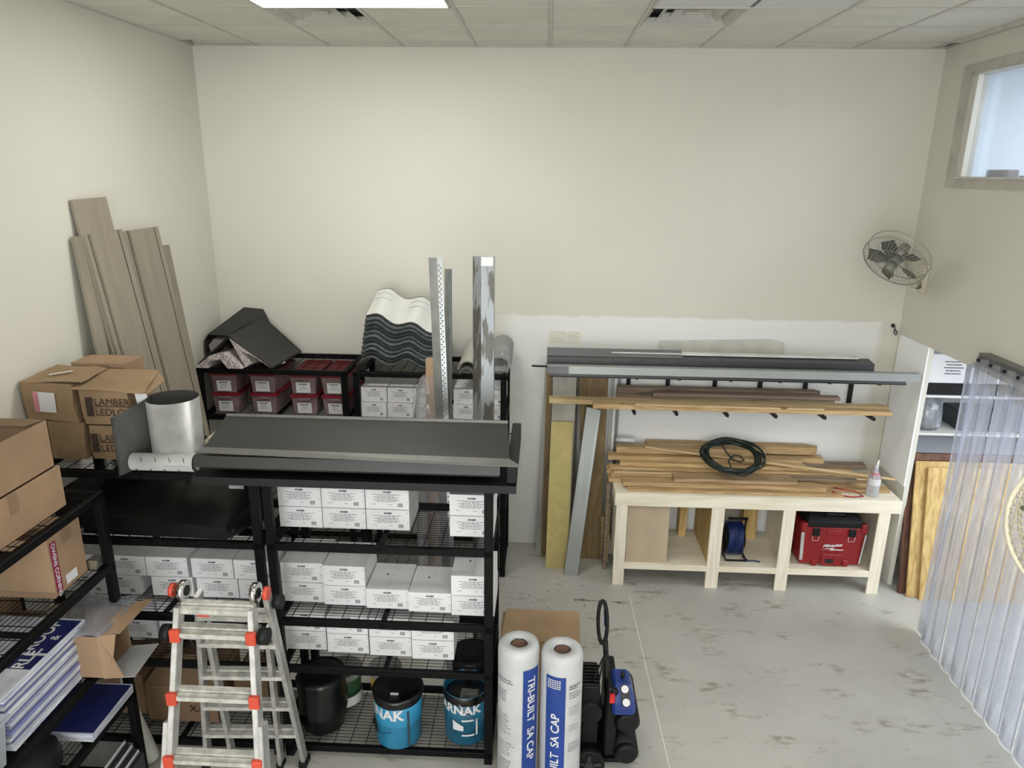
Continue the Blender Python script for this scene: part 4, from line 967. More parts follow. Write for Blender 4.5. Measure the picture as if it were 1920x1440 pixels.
# ------------------------------------------------------------------ membrane rolls in front
def membrane(label, c, h, a0, a1, r, text, down, lean_):
    t = thing('membrane_roll', label, 'roll', (c[0], c[1], 0))
    sh = lambda p: (p[0]+lean_*p[2]/h, p[1], p[2])
    m = MB(); m.lathe([(r*.985, 0), (r, .02), (r*1.005, h*.5), (r, h-.04), (r*.93, h-.012), (r*.78, h), (.052, h-.006), (.046, h-.02)], (c[0], c[1], 0), 44, jit=.0016, seed=int(h*100), caps=False)
    for v in m.bm.verts: v.co.x += lean_*v.co.z/h
    m.build('wrapper', wrap, t)
    m = MB(); m.lathe([(.044, h-.30), (.040, h-.02), (.037, h-.02), (.037, h-.30)], (c[0]+lean_, c[1], 0), 24, caps=False); m.build('core_tube', core, t)
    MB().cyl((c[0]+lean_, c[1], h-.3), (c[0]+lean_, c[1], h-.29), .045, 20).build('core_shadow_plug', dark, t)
    m = MB(); m.grid(lambda u, v: (c[0]+(r+.0022)*math.sin(a0+(a1-a0)*u), c[1]-(r+.0022)*math.cos(a0+(a1-a0)*u), .02+(h-.13)*v), 14, 16)
    for v in m.bm.verts: v.co.x += lean_*v.co.z/h
    m.build('blue_band', bluerib, t)
    TZ = .215; am = (a0+a1)/2; rr_ = r+.0040
    if down: fn = lambda x, y: (c[0]+rr_*math.sin(am-.024/rr_+y/rr_)+lean_*(h-.16-x)/h, c[1]-rr_*math.cos(am-.024/rr_+y/rr_), h-.16-x)
    else: fn = lambda x, y: (c[0]+rr_*math.sin(am+.024/rr_-y/rr_)+lean_*(x+TZ)/h, c[1]-rr_*math.cos(am+.024/rr_-y/rr_), x+TZ)
    put_text(t, 'lettering', text_mesh(text, .066, labelw, bold=.0012, sl='y', fn=fn), Matrix())
    return t
def fineprint(t, c, r, lean_, h, rows):
    m = MB(); rr2 = random.Random(8)
    for (a, z, wd, n, hh) in rows:
        for i in range(n):
            x = 0; zz = z-i*.016
            while x < wd*rr2.uniform(.6, 1):
                l = rr2.uniform(.008, .02)
                P = [(x, zz), (x+l, zz), (x+l, zz+hh), (x, zz+hh)]
                m.f([m.v((c[0]+(r+.003)*math.sin(a+px/r)+lean_*pz/h, c[1]-(r+.003)*math.cos(a+px/r), pz)) for px, pz in P]); x += l+.004
    stuff(m.build('fine_print', inkgrey, t))
r1 = membrane('white membrane roll with a blue band, left one of the pair', (-.095, 3.375), 1.115, math.radians(14), math.radians(66), .114, 'TRI-BUILT  SA CAP', True, .0)
fineprint(r1, (-.095, 3.375), .114, 0, 1.1, [(-1.25, .93, .12, 2, .007), (-1.15, .86, .07, 5, .004), (-1.2, .70, .10, 8, .003), (-1.1, .52, .10, 6, .003), (-1.1, .40, .11, 7, .004), (-1.1, .22, .1, 5, .005)])
r2 = membrane('white membrane roll with a blue band, right one nearer the compressor', (.150, 3.350), 1.105, math.radians(-46), math.radians(10), .114, 'TRI-BUILT  SA CAP', False, -.01)
fineprint(r2, (.150, 3.350), .114, -.01, 1.1, [(.35, .93, .08, 2, .010), (.35, .89, .09, 3, .005), (.36, .80, .09, 4, .003), (.36, .68, .09, 3, .003), (.36, .56, .09, 4, .004)])
m = MB()
for i in range(6):
    for j in range(5):
        a = math.radians(-40)+i*.11; z_ = 1.0-.012*j-.03
        P = [(a, z_), (a+.085, z_), (a+.085, z_+.006), (a, z_+.006)]; m.f([m.v((.150+.1185*math.sin(p)-.009, 3.350-.1185*math.cos(p), q)) for p, q in P])
stuff(m.build('fine_print', labelw, r2))
bc = thing('tall_carton', 'tall brown carton standing behind the two white rolls', 'box', (.03, 3.98, 0))
MB().box((-.225, 3.83, 0), (.265, 4.12, .79)).crumple(2, .005, 21).build('box_body', card, bc)
MB().prism([(-.225, 3.815, .795), (.27, 3.81, .79), (.275, 4.13, .80), (-.20, 4.12, .81)], (0, 0, .004)).crumple(2, .005, 22).build('top_flap', mat('tan_card', (.33, .22, .125), .8), bc)
MB().prism([(-.225, 3.812, .60), (.275, 3.806, .60), (.275, 3.80, .79), (-.225, 3.806, .795)], (0, .003, 0)).build('front_flap', mat('tan_card', (.33, .22, .125), .8), bc)

# ------------------------------------------------------------------ air compressor
ac = thing('air_compressor', 'black and blue wheeled air compressor with two tanks on the floor', 'compressor', (.46, 3.65, 0))
for z, x in ((.37, .56), (.14, .565)):
    m = MB(); yf = 3.52
    m.cyl((x, yf+.03, z), (x, 3.93, z), .078, 28); m.cyl((x, yf, z), (x, yf+.03, z), .055, 28, .078); m.cyl((x, 3.93, z), (x, 3.96, z), .078, 28, .055)
    m.build('tank', blkmatt, ac)
def wheel(x, y):
    wh = MB(); wh.cyl((x-.022, y, .095), (x+.022, y, .095), .095, 26)
    o = wh.build('wheel', blkmatt, ac, bevel=.004)
    h_ = MB(); h_.cyl((x-.03, y, .095), (x+.03, y, .095), .028, 14)
    for k in range(5):
        a = 2*PI*k/5; h_.bar((x-.026, y, .095), (x-.026, y+.065*math.cos(a), .095+.065*math.sin(a)), .016, .008)
    h_.build('hub', blkgloss, o)
# wheel faces the camera: axis along Y
wo = MB().cyl((.335, 3.48, .095), (.335, 3.525, .095), .098, 28).build('wheel', blkmatt, ac, bevel=.005)
h_ = MB(); h_.cyl((.335, 3.470, .095), (.335, 3.53, .095), .03, 14)
for k in range(5):
    a = 2*PI*k/5+.3; h_.bar((.335+.025*math.cos(a), 3.474, .095+.025*math.sin(a)), (.335+.075*math.cos(a), 3.474, .095+.075*math.sin(a)), .018, .008, (0, 1, 0))
h_.build('hub', mat('wheel_hub_grey', (.035, .035, .035), .4), wo)
MB().cyl((.385, 3.86, .095), (.385, 3.905, .095), .098, 28).build('wheel', blkmatt, ac, bevel=.005)
mt_ = MB(); mt_.box((.29, 3.55, .20), (.385, 3.85, .40)); mt_.cyl((.335, 3.54, .42), (.335, 3.86, .42), .075, 20); mt_.box((.285, 3.56, .48), (.385, 3.80, .60)); mt_.build('motor', blkmatt, ac, bevel=.006)
fn_ = MB()
for k in range(7): fn_.box((.28, 3.57+.03*k, .50), (.39, 3.578+.03*k, .612))
stuff(fn_.build('cooling_fins', blkgloss, ac))
MB().bar((.42, 3.60, .03), (.42, 3.90, .03), .36, .03).build('base_plate', blkmatt, ac)
MB().box((.43, 3.56, .10), (.50, 3.90, .58)).build('frame_box', blkmatt, ac, bevel=.01)
bs = MB(); loft(bs, [[(.465, 3.52, .43), (.60, 3.52, .43), (.60, 3.76, .43), (.465, 3.76, .43)], [(.46, 3.51, .50), (.605, 3.53, .50), (.605, 3.78, .50), (.45, 3.78, .50)], [(.47, 3.60, .59), (.58, 3.60, .59), (.57, 3.74, .61), (.47, 3.74, .61)]])
bs.build('blue_housing', bluepl, ac, bevel=.016)
MB().box((.43, 3.55, .46), (.465, 3.76, .60)).build('side_housing', blkmatt, ac, bevel=.01)
MB().box((.445, 3.525, .52), (.475, 3.55, .57)).build('red_switch', mat('red_switch_plastic', (.7, .03, .03), .35), ac)
nrm = Vector((0, -.73, .68)).normalized()
for i, (u, rr_, mt2) in enumerate(((.78, .022, labelw), (.48, .022, blkgloss), (.16, .022, labelw))):
    p = Vector((.545, 3.52, .508)).lerp(Vector((.535, 3.60, .596)), u)
    MB().cyl(p, p+nrm*.014, rr_+.005, 20).build('gauge_ring' if mt2 is labelw else 'knob', blkgloss, ac)
    if mt2 is labelw: MB().cyl(p+nrm*.013, p+nrm*.016, rr_, 20).build('gauge_face', labelw, ac)
MB().cyl((.53, 3.66, .59), (.53, 3.66, .64), .012, 12).build('valve', blkmatt, ac)
hd = MB(); hd.tube([(.455, 3.62, .05), (.445, 3.66, .50), (.42, 3.72, .82)], .017, 10)
hd.build('handle_post', blkmatt, ac)
lp = []
for i in range(24):
    a = 2*PI*i/24; lp.append((.400+.028*math.cos(a)-.004*math.sin(a), 3.74+.03*math.sin(a), 0.93+.13*math.sin(a)))
MB().tube(lp, .012, 8, closed=True).build('handle_loop', blkmatt, ac)
MB().tube([(.425, 3.75, .90), (.424, 3.76, .94), (.42, 3.765, 1.0)], .015, 10).build('grip_pad', bluem, ac)
MB().tube([(.34, 3.6, .60), (.36, 3.58, .68), (.40, 3.64, .74), (.43, 3.68, .77)], .006, 6).build('hose', blkmatt, ac)
MB().tube([(.37, 3.6, .58), (.38, 3.56, .66), (.40, 3.6, .75), (.43, 3.68, .76)], .006, 6).build('hose', blkmatt, ac)

ac.location.y += .10
# ------------------------------------------------------------------ ladder
la = thing('folding_ladder', 'silver aluminium multi position ladder with red rung caps, opened as a frame', 'ladder', (-1.6, 3.05, 0))
Tz = 1.545
def railpts(a, b, n=2): return [Vector(a).lerp(Vector(b), i/n) for i in range(n+1)]
FL0, FL1 = Vector((-1.745, 3.00, Tz)), Vector((-1.775, 2.52, 0)); FR0, FR1 = Vector((-1.385, 3.00, Tz)), Vector((-1.255, 2.52, 0))
RL0, RL1 = Vector((-1.70, 3.10, Tz)), Vector((-2.03, 3.56, .0)); RR0, RR1 = Vector((-1.355, 3.10, Tz)), Vector((-1.43, 3.60, .0))
def seg(a, b, t0, t1, w_, d_, nm, mt, par=la):
    a, b = Vector(a), Vector(b); return MB().bar(a.lerp(b, t0), a.lerp(b, t1), w_, d_, (0, 1, 0)).build(nm, mt, par, bevel=.003)
for A, B in ((FL0, FL1), (FR0, FR1)):
    dx = -.018 if A is FL0 else .018
    seg(A, B, .02, 1, .028, .065, 'rail', alum)
    seg(A+Vector((dx*1.2, -.0, 0)), B+Vector((dx*1.4, -.0, 0)), .36, 1, .024, .075, 'outer_rail', alum)
for A, B in ((RL0, RL1), (RR0, RR1)):
    s = -1 if A is RL0 else 1
    seg(A, B, .02, .99, .026, .06, 'outer_rail', alum)
    seg(A+Vector((-s*.01, 0, 0)), Vector((-1.87 if s < 0 else -1.57, 3.57, .02)), .18, 1, .024, .055, 'rail', alum)
    f_ = B.lerp(A, .02); MB().box((f_.x-.025, f_.y-.045, 0), (f_.x+.025, f_.y+.045, .045)).build('rubber_foot', blkmatt, la, bevel=.006)
for B in (FL1, FR1): MB().box((B.x-.03, B.y-.05, 0), (B.x+.03, B.y+.04, .04)).build('rubber_foot', blkmatt, la, bevel=.006)
MB().box((-1.90, 3.54, .0), (-1.85, 3.60, .03)).build('rubber_foot', blkmatt, la); MB().box((-1.59, 3.54, .0), (-1.55, 3.60, .03)).build('rubber_foot', blkmatt, la)
def rung(A0, A1, B0, B1, z, off, caps=True, extra=0):
    t = (Tz-z)/Tz; a = A0.lerp(A1, t); b = B0.lerp(B1, t)
    m = MB(); dirv = Vector((0, 1, 0))
    for k in range(2): m.bar(a+Vector((0, off-.022+.040*k, .012*k)), b+Vector((0, off-.022+.040*k, .012*k)), .034, .022)
    m.bar(a+Vector((0, off, -.018)), b+Vector((0, off, -.018)), .05, .012)
    m.build('rung', rungm, la)
    if caps:
        for p, s in ((a, -1), (b, 1)):
            MB().box((p.x-.024, p.y+off-.048, p.z-.038), (p.x+.026, p.y+off-.02, p.z+.03)).build('red_cap', redpl, la, bevel=.005)
for z in (1.40, 1.11, .82, .53, .25): rung(FL0, FL1, FR0, FR1, z, 0)
rung(FL0, FL1, FR0, FR1, 1.50, .02, False)
for z in (1.36, 1.15, .88, .60, .33): rung(RL0, RL1, RR0, RR1, z, 0, False)
for P, s in ((FL0, -1), (FR0, 1)):
    c = Vector((P.x, 3.05, Tz+.02))
    MB().cyl(c+Vector((-.014, 0, 0)), c+Vector((.014, 0, 0)), .052, 24).build('hinge', chrome, la)
    MB().cyl(c+Vector((-.018, 0, 0)), c+Vector((.018, 0, 0)), .026, 18).build('hinge_disc', blkmatt, la)
    MB().cyl(c+Vector((s*.018, 0, 0)), c+Vector((s*.05, 0, 0)), .010, 10).build('hinge_pin', chrome, la)
    MB().cyl(c+Vector((s*.045, 0, 0)), c+Vector((s*.065, 0, 0)), .034, 18).build('hinge_knob', redpl, la)
    k = P.lerp(FL1 if s < 0 else FR1, .10)+Vector((s*.03, .0, 0))
    MB().cyl(k, k+Vector((s*.045, 0, 0)), .042, 10).build('lock_knob', blkmatt, la)
MB().cyl((-1.335, 3.14, 1.46), (-1.29, 3.14, 1.46), .036, 10).build('lock_knob', blkmatt, la)
MB().box((-1.66, 2.985, 1.462), (-1.60, 2.990, 1.478)).build('red_sticker', redpl, la)

# ------------------------------------------------------------------ workbench
wb = thing('workbench', 'pale plywood workbench with three open bays against the back wall', 'workbench', (1.85, 6.1, 0))
BX0, BX1, BY0, BY1, BZ = .650, 3.085, 5.76, 6.44, .90
MB().box((BX0, BY0+.02, BZ-.02), (BX1, BY1, BZ)).build('top', bench_m, wb, bevel=.002)
MB().box((BX0, BY0, BZ-.115), (BX1, BY0+.02, BZ-.001)).build('front_apron', bench_m, wb, bevel=.002)
MB().box((BX1-.02, BY0+.02, BZ-.115), (BX1, BY1, BZ-.021)).build('side_apron', bench_m, wb); MB().box((BX0, BY0+.02, BZ-.115), (BX0+.02, BY1, BZ-.021)).build('side_apron', bench_m, wb)
for x0, x1 in ((.665, .765), (1.49, 1.60), (2.10, 2.205), (2.905, 3.005)):
    MB().box((x0, BY0+.002, 0), (x1, BY0+.022, BZ-.115)).build('leg', bench_v, wb, bevel=.002)
    MB().box((x0, BY0+.022, 0), (x0+.02 if x0 < 2 else x1, BY0+.09, BZ-.115)) if False else None
for x in (.675, 1.50, 2.185, 2.985):
    MB().box((x, BY0+.022, .0 if x in (.675, 2.985) else .0), (x+.018, BY0+.10, .19)).build('leg_return', bench_v, wb)
    MB().box((x, BY0+.022, .22), (x+.018, BY1-.02, BZ-.02)).build('divider', plyv if x in (1.50,) else bench_v, wb)
    MB().box((x-.01, BY1-.12, 0), (x+.07, BY1-.10, .20)).build('leg', bench_v, wb)
MB().box((BX0+.03, BY0+.03, .20), (BX1-.10, BY1-.02, .22)).build('shelf', bench_m, wb)
for x0, x1 in ((.765, 1.49), (1.60, 2.10), (2.205, 2.905)): MB().box((x0, BY0+.004, .165), (x1, BY0+.024, .222)).build('shelf_edge', bench_m, wb)
MB().box((1.33, BY1-.14, .22), (1.40, BY1-.02, BZ-.02)).build('rear_leg', plyv, wb); MB().box((1.93, BY1-.14, .22), (2.06, BY1-.02, BZ-.02)).build('rear_leg', plyv, wb)
tag(MB().prism([(.775, 5.80, .222), (1.14, 5.80, .222), (1.14, 5.83, .79), (.775, 5.83, .79)], (0, .012, 0)).build('fibreboard_sheet', mdf), 'tan fibreboard sheet standing in the left bay of the workbench', 'board')
# toolbox
tx = thing('toolbox', 'red toolbox with a black lid in the right bay of the workbench', 'toolbox', (2.58, 5.98, .222))
X0, X1, Yf, Yb, zb = 2.30, 2.86, 5.83, 6.16, .225
loft(MB(), [[(X0+.02, Yf+.012, zb+.01), (X1-.02, Yf+.012, zb+.01), (X1-.02, Yb, zb+.01), (X0+.02, Yb, zb+.01)], [(X0+.01, Yf+.004, zb+.05), (X1-.01, Yf+.004, zb+.05), (X1-.01, Yb, zb+.05), (X0+.01, Yb, zb+.05)], [(X0, Yf, zb+.375), (X1, Yf, zb+.375), (X1, Yb, zb+.375), (X0, Yb, zb+.375)]]).build('tool_box_body', milk, tx, bevel=.008)
for x in (X0+.12, X1-.17): MB().box((x, Yf-.006, zb), (x+.05, Yf+.02, zb+.06)).build('foot', milk, tx, bevel=.004)
for x in (X0-.006, X1-.05): MB().box((x, Yf-.012, zb+.33), (x+.056, Yf+.05, zb+.415)).build('corner_cap', milk, tx, bevel=.008)
loft(MB(), [[(X0+.05, Yf-.004, zb+.375), (X1-.05, Yf-.004, zb+.375), (X1-.05, Yb, zb+.375), (X0+.05, Yb, zb+.375)], [(X0+.04, Yf+.0, zb+.43), (X1-.04, Yf+.0, zb+.43), (X1-.04, Yb-.02, zb+.43), (X0+.04, Yb-.02, zb+.43)], [(X0+.08, Yf+.07, zb+.50), (X1-.08, Yf+.07, zb+.50), (X1-.08, Yb-.05, zb+.50), (X0+.08, Yb-.05, zb+.50)]]).build('lid', blkmatt, tx, bevel=.008)
MB().tube([(2.50, Yf+.05, zb+.46), (2.50, Yf+.02, zb+.50), (2.66, Yf+.02, zb+.50), (2.66, Yf+.05, zb+.46)], .013, 8).build('carry_handle', blkgloss, tx)
for x in (X0+.095, X1-.155):
    MB().box((x, Yf-.016, zb+.295), (x+.062, Yf, zb+.37)).build('latch', blkmatt, tx, bevel=.005)
    MB().tube([(x+.002, Yf-.008, zb+.30), (x+.004, Yf-.008, zb+.25), (x+.056, Yf-.008, zb+.25), (x+.06, Yf-.008, zb+.30)], .0022, 5).build('latch_wire', labelw, tx)
MB().bar((X0+.022, Yf-.008, zb+.06), (X0+.008, Yf-.014, zb+.33), .026, .010, (0, 1, 0)).build('side_bar', mat('silver_bar', (.6, .6, .6), .35, metal=.3), tx)
MB().bar((X1-.030, Yf-.008, zb+.04), (X1-.010, Yf-.014, zb+.32), .010, .010, (0, 1, 0)).build('side_bar', mat('silver_bar', (.6, .6, .6), .35, metal=.3), tx)
MB().box((2.50, Yf-.010, zb+.005), (2.68, Yf+.004, zb+.12)).build('front_panel', milk, tx, bevel=.006); MB().box((2.535, Yf-.0125, zb+.035), (2.605, Yf-.009, zb+.075)).build('slot', dark, tx)
MB().box((2.52, Yf-.006, zb+.30), (2.66, Yf+.004, zb+.35)).build('raised_panel', milk, tx, bevel=.006)
put_text(tx, 'lettering', text_mesh('Milwaukee', .038, labelw, bold=.0012, shear=.4), frame((2.50, Yf-.004, zb+.185), (1, 0, .10), (-.05, .0, 1)))
MB().prism([(2.49, Yf-.004, zb+.165), (2.60, Yf-.004, zb+.185), (2.585, Yf-.004, zb+.170), (2.68, Yf-.004, zb+.168), (2.68, Yf-.004, zb+.160), (2.56, Yf-.004, zb+.158), (2.58, Yf-.004, zb+.172)], (0, -.001, 0)).build('bolt_emblem', labelw, tx)
# cable reel
cr = thing('cable_reel', 'blue cable wound on a black reel in the middle bay', 'cable reel', (1.76, 6.0, .222))
for x in (1.69, 1.845): MB().cyl((x-.006, 6.0, .40), (x+.006, 6.0, .40), .05, 20).build('flange', blkmatt, cr)
m = MB()
for i in range(9):
    for r_ in (.115, .135, .150):
        m.tube([(1.705+i*.015+.004*math.sin(q*.8+i), 6.0+(r_)*math.cos(2*PI*q/24)*.75, .385+r_*math.sin(2*PI*q/24)) for q in range(24)], .0085, 5, closed=True)
stuff(m.build('cable_winding', bluem, cr))
MB().cyl((1.69, 6.0, .385), (1.85, 6.0, .385), .10, 20).build('drum', blkmatt, cr)
MB().tube([(1.68, 6.0, .40), (1.68, 5.97, .235), (1.68, 5.86, .232), (1.86, 5.86, .232), (1.86, 6.0, .235), (1.86, 6.0, .53), (1.86, 5.98, .585)], .009, 8).build('stand', blkmatt, cr)
MB().tube([(1.70, 5.98, .585), (1.87, 5.98, .585)], .014, 8).build('handle', blkmatt, cr)
MB().tube([(1.84, 5.92, .24), (1.88, 5.86, .232), (1.93, 5.87, .230), (1.98, 5.85, .230)], .006, 6).build('cable_end', bluem, cr)

# ------------------------------------------------------------------ lumber on the bench
def lumber(label, x0, x1, y0, z0, d, h, mt=None, yaw=0, pitch=0, group='lumber piled on the workbench', name='lumber_board', cut=0):
    m = MB(); L_ = x1-x0
    if cut: m.prism([(0, 0, 0), (L_-cut*.3, 0, 0), (L_, d*.45, 0), (L_-cut, d, 0), (0, d, 0)], (0, 0, h))
    else: m.box((0, 0, 0), (L_, d, h))
    me = m.mesh(name, mt or pine, bevel=.0025)
    M = Matrix.Translation((x0, y0, z0)) @ Matrix.Rotation(yaw, 4, 'Z') @ Matrix.Rotation(pitch, 4, 'Y')
    return tag(put(me, name, None, M), label, 'board', group)
B = BZ+.001
lumber('long pine board at the very front of the pile on the bench', .76, 2.60, 5.805, B, .085, .022, yaw=.0)
lumber('pine board lying one up from the front edge of the bench pile', .72, 2.50, 5.86, B+.024, .12, .036, cut=.1)
lumber('short weathered plank with dark edge in front of the coiled hose', 1.17, 2.25, 5.89, B+.062, .13, .034, mt=wood_mat('worn_pine', (.42, .30, .17), (.26, .16, .08), 0), cut=.06)
lumber('wide pine board sticking out left at the bench edge', .61, 2.93, 5.99, B, .14, .034)
lumber('pine board lying on the wide one, left end split', .63, 2.70, 6.015, B+.036, .10, .034)
lumber('pale lath strip in the middle of the bench pile', .66, 2.95, 6.03, B+.071, .035, .012, pinelt)
lumber('dark weathered lath to the right of the hose', 2.12, 2.78, 5.97, B+.074, .06, .020, oldwood)
lumber('short pine offcut near the spray bottle', 2.42, 3.05, 5.89, B+.002, .09, .03, yaw=.05)
lumber('middle pine board in the pile, just behind the pale lath', .60, 2.80, 6.10, B+.036, .12, .036)
lumber('thin pine board over the middle of the bench pile', .62, 2.62, 6.09, B+.074, .09, .024)
lumber('lowest rear pine board of the bench pile', .70, 3.00, 6.15, B, .14, .034)
lumber('pine board with knots stepped up behind the hose', .72, 2.40, 6.13, B+.100, .09, .034)
lumber('second rear pine board of the bench pile', .75, 2.85, 6.24, B+.036, .12, .036)
lumber('long pine board whose left end sticks out highest but one', .61, 2.36, 6.18, B+.136, .11, .04)
lumber('rear pine board lying under the chamfered one', .78, 2.60, 6.30, B+.074, .10, .08)
lumber('pine board at the top rear left, next to the white tube', .69, 2.05, 6.25, B+.178, .09, .06)
lumber('chamfered pine board on top at the very back of the pile', .98, 2.56, 6.345, B+.17, .11, .075, cut=.12)
lumber('short square pine piece beside the chamfered board', 2.28, 2.98, 6.28, B+.074, .09, .035, oldwood)
lumber('thin round edged stick lying across the pile and off the right end', .95, 3.12, 6.24, B+.235, .028, .018, pinelt, yaw=-.125, pitch=.062)
tag(MB().cyl((.69, 6.37, B+.265), (.86, 6.36, B+.265), .022, 14).build('white_tube', mat('white_plastic', (.75, .75, .73), .4)), 'short white tube end on the back left of the lumber pile', 'tube', None)
tag(MB().cyl((.70, 6.30, B+.20), (.86, 6.30, B+.20), .001, 4).build('twist_tie', ink), 'thin dark tie by the white tube end', 'tie') if False else None
# left offcuts between bench and standing boards
for i, (x, z, h_) in enumerate(((.60, .0, .86), (.625, .0, .62), (.585, .0, .42))):
    M = Matrix.Translation((x, 6.02+.12*i, 0)) @ Matrix.Rotation(.03*i-.02, 4, 'X')
    tag(put(MB().box((0, 0, 0), (.03, .10, h_)).mesh('wood_offcut', (oldwood, pinelt, pinelt)[i], bevel=.003), 'wood_offcut', None, M), ('dark tall wood offcut standing at the left end of the bench', 'pale mid height offcut standing at the left end of the bench', 'shortest pale offcut standing at the left end of the bench')[i], 'offcut')
# hose
hs = MB(); rr3 = random.Random(3)
for k in range(12):
    a0 = rr3.uniform(0, 6); rx = .245+rr3.uniform(-.035, .03); ry = .225+rr3.uniform(-.03, .03); ox, oy = rr3.uniform(-.02, .02), rr3.uniform(-.02, .02); zz = B+.222+rr3.uniform(0, .045)
    hs.tube([(1.70+ox+rx*math.cos(2*PI*q/40), 6.08+oy+ry*math.sin(2*PI*q/40), zz+.055*math.sin(2*PI*q/40)+.004*math.sin(q+a0)) for q in range(40)], .0085, 6, closed=True)
hz = thing('coiled_hose', 'dark green air hose coiled on the lumber pile', 'hose', (1.70, 6.1, B+.16))
stuff(hs.build('coil', hosem, hz))
MB().tube([(1.66, 6.30, B+.26), (1.68, 6.15, B+.235), (1.70, 6.04, B+.225), (1.76, 6.0, B+.22), (1.80, 6.05, B+.225), (1.78, 6.12, B+.235), (1.72, 6.12, B+.24), (1.66, 6.03, B+.22), (1.66, 5.94, B+.20)], .007, 6).build('loose_end', hosem, hz)
# spray bottle and red strap
sb = thing('spray_bottle', 'clear plastic bottle with a red and white label at the right end of the bench', 'bottle', (2.87, 5.87, BZ))
MB().lathe([(.045, 0), (.05, .01), (.05, .15), (.035, .20), (.018, .235), (.018, .26)], (2.87, 5.87, B), 22, caps=False).build('bottle_body', clear_film('bottle_plastic', (.95, .95, .97), .6), sb)
MB().lathe([(.0505, .11), (.051, .17)], (2.87, 5.87, B), 22, caps=False).build('label_band', labelw, sb)
MB().cyl((2.87, 5.87, B+.17), (2.87, 5.87, B+.215), .034, 14).build('red_band', mat('faded_red', (.5, .12, .15), .5), sb)
MB().cyl((2.87, 5.87, B+.25), (2.88, 5.87, B+.33), .017, 12, .006).build('nozzle', mat('white_plastic', (.75, .75, .73)), sb)
rs = MB(); rs.tube([(2.52, 5.86, B+.035), (2.58, 5.83, B+.012), (2.68, 5.81, B+.008), (2.78, 5.83, B+.008), (2.72, 5.87, B+.035), (2.62, 5.90, B+.04), (2.56, 5.93, B+.04)], .006, 5)
tag(rs.build('red_strap', mat('red_webbing', (.38, .03, .03), .7)), 'thin red strap lying on the bench beside the bottle', 'strap')

# ------------------------------------------------------------------ lumber brackets on the back wall
bk_pts = (.79, 1.15, 1.58, 1.99, 2.40, 2.81)
br0 = thing('lumber_bracket', 'black wall bracket with two arms, leftmost of the six', 'bracket', (bk_pts[0], YB, 1.48), group='black lumber brackets on the back wall')
MB().box((bk_pts[0]-.018, YB-.03, 1.48), (bk_pts[0]+.018, YB, 1.98)).build('upright', blkmatt, br0)
for z in (1.545, 1.86): MB().bar((bk_pts[0]+.005, YB-.02, z-.0), (bk_pts[0]+.005, 5.93, z+.03), .022, .026).build('arm', blkmatt, br0)
for i, x in enumerate(bk_pts[1:]):
    dup(br0, Matrix.Translation((x, YB, 1.48)), 'black wall bracket with two arms, %s' % ('second from left of the six', 'third from left of the six', 'third from right of the six', 'second from right of the six', 'rightmost of the six')[i])
lumber('long pine board on the lower bracket arms, left end nearest the corner posts', .06, 3.02, 6.09, 1.592, .10, .042, pinelt, group='lumber on the wall brackets', cut=.05)
lumber('pine board nearest the room on the lower bracket arms', .44, 2.98, 5.975, 1.592, .09, .038, pine, group='lumber on the wall brackets')
lumber('short pine board hanging under the front edge of the bracket arms', .80, 2.40, 5.96, 1.632, .05, .015, pinelt, group='lumber on the wall brackets')
lumber('weathered board behind the long pine on the lower arms', .66, 2.58, 6.20, 1.59, .10, .055, oldwood, group='lumber on the wall brackets')
lumber('weathered board furthest back on the lower arms', .68, 2.50, 6.31, 1.59, .10, .10, oldwood, group='lumber on the wall brackets', cut=.05)
lumber('thin weathered slat over the back boards of the lower arms', .98, 2.62, 6.19, 1.65, .08, .03, mat('greyed_wood', (.25, .18, .14), .8, var=.1, stretch=(.2, 3, 3)), group='lumber on the wall brackets')
# metal profiles on the upper arms
ZA = 1.905
def prof(label, x0, x1, line, mt, t=.003, name='metal_profile'):
    return tag(MB().fold([(x0, a, b) for a, b in line], (x1-x0, 0, 0), t).build(name, mt), label, 'metal profile', 'metal profiles on the wall brackets')
prof('front light grey metal profile, longest on the upper bracket arms', .035, 3.12, [(5.99, ZA+.075), (5.90, ZA+.082), (5.895, ZA+.02)], ltsheet)
prof('dark metal profile under the light front one', .055, 3.02, [(6.05, ZA+.018), (5.925, ZA+.012), (5.92, ZA-.012), (5.905, ZA-.014)], dksheet)
tag(MB().box((.035, 5.888, ZA+.022), (.215, 5.8925, ZA+.082)).build('metal_sleeve', midsheet), 'grey sleeve on the left end of the front metal profile', 'metal profile')
prof('dark grey metal profile behind the light one, angled right end', .03, 2.80, [(6.18, ZA+.135), (6.05, ZA+.12), (6.045, ZA+.06)], dksheet)
prof('pale metal strip lying highest at the back left of the brackets', .03, 1.2, [(6.20, ZA+.17), (6.10, ZA+.128), (6.08, ZA+.128)], midsheet)
tag(MB().box((.59, 6.14, ZA+.14), (2.70, 6.20, ZA+.155)).build('plastic_batten', mat('white_plastic', (.75, .75, .73))), 'thin white strip on top of the metal profiles', 'strip')
tag(MB().prism([(1.05, 6.44, ZA+.02), (2.16, 6.44, ZA+.02), (2.16, 6.46, ZA+.20), (2.05, 6.46, ZA+.225), (1.05, 6.46, ZA+.19)], (0, .006, 0)).build('greige_sheet', mat('greige_sheet_paint', (.60, .60, .54), .6)), 'thin greige sheet leaning on the wall behind the metal profiles', 'sheet')
tag(MB().bar((-.10, 6.02, ZA+.048), (.60, 6.02, ZA+.035), .02, .012).build('dark_rod', blkmatt), 'thin dark rod sticking out left from under the metal profiles', 'rod')
pch = wallw
pw = MB()
pw.build('wall_patch', pch) if False else None
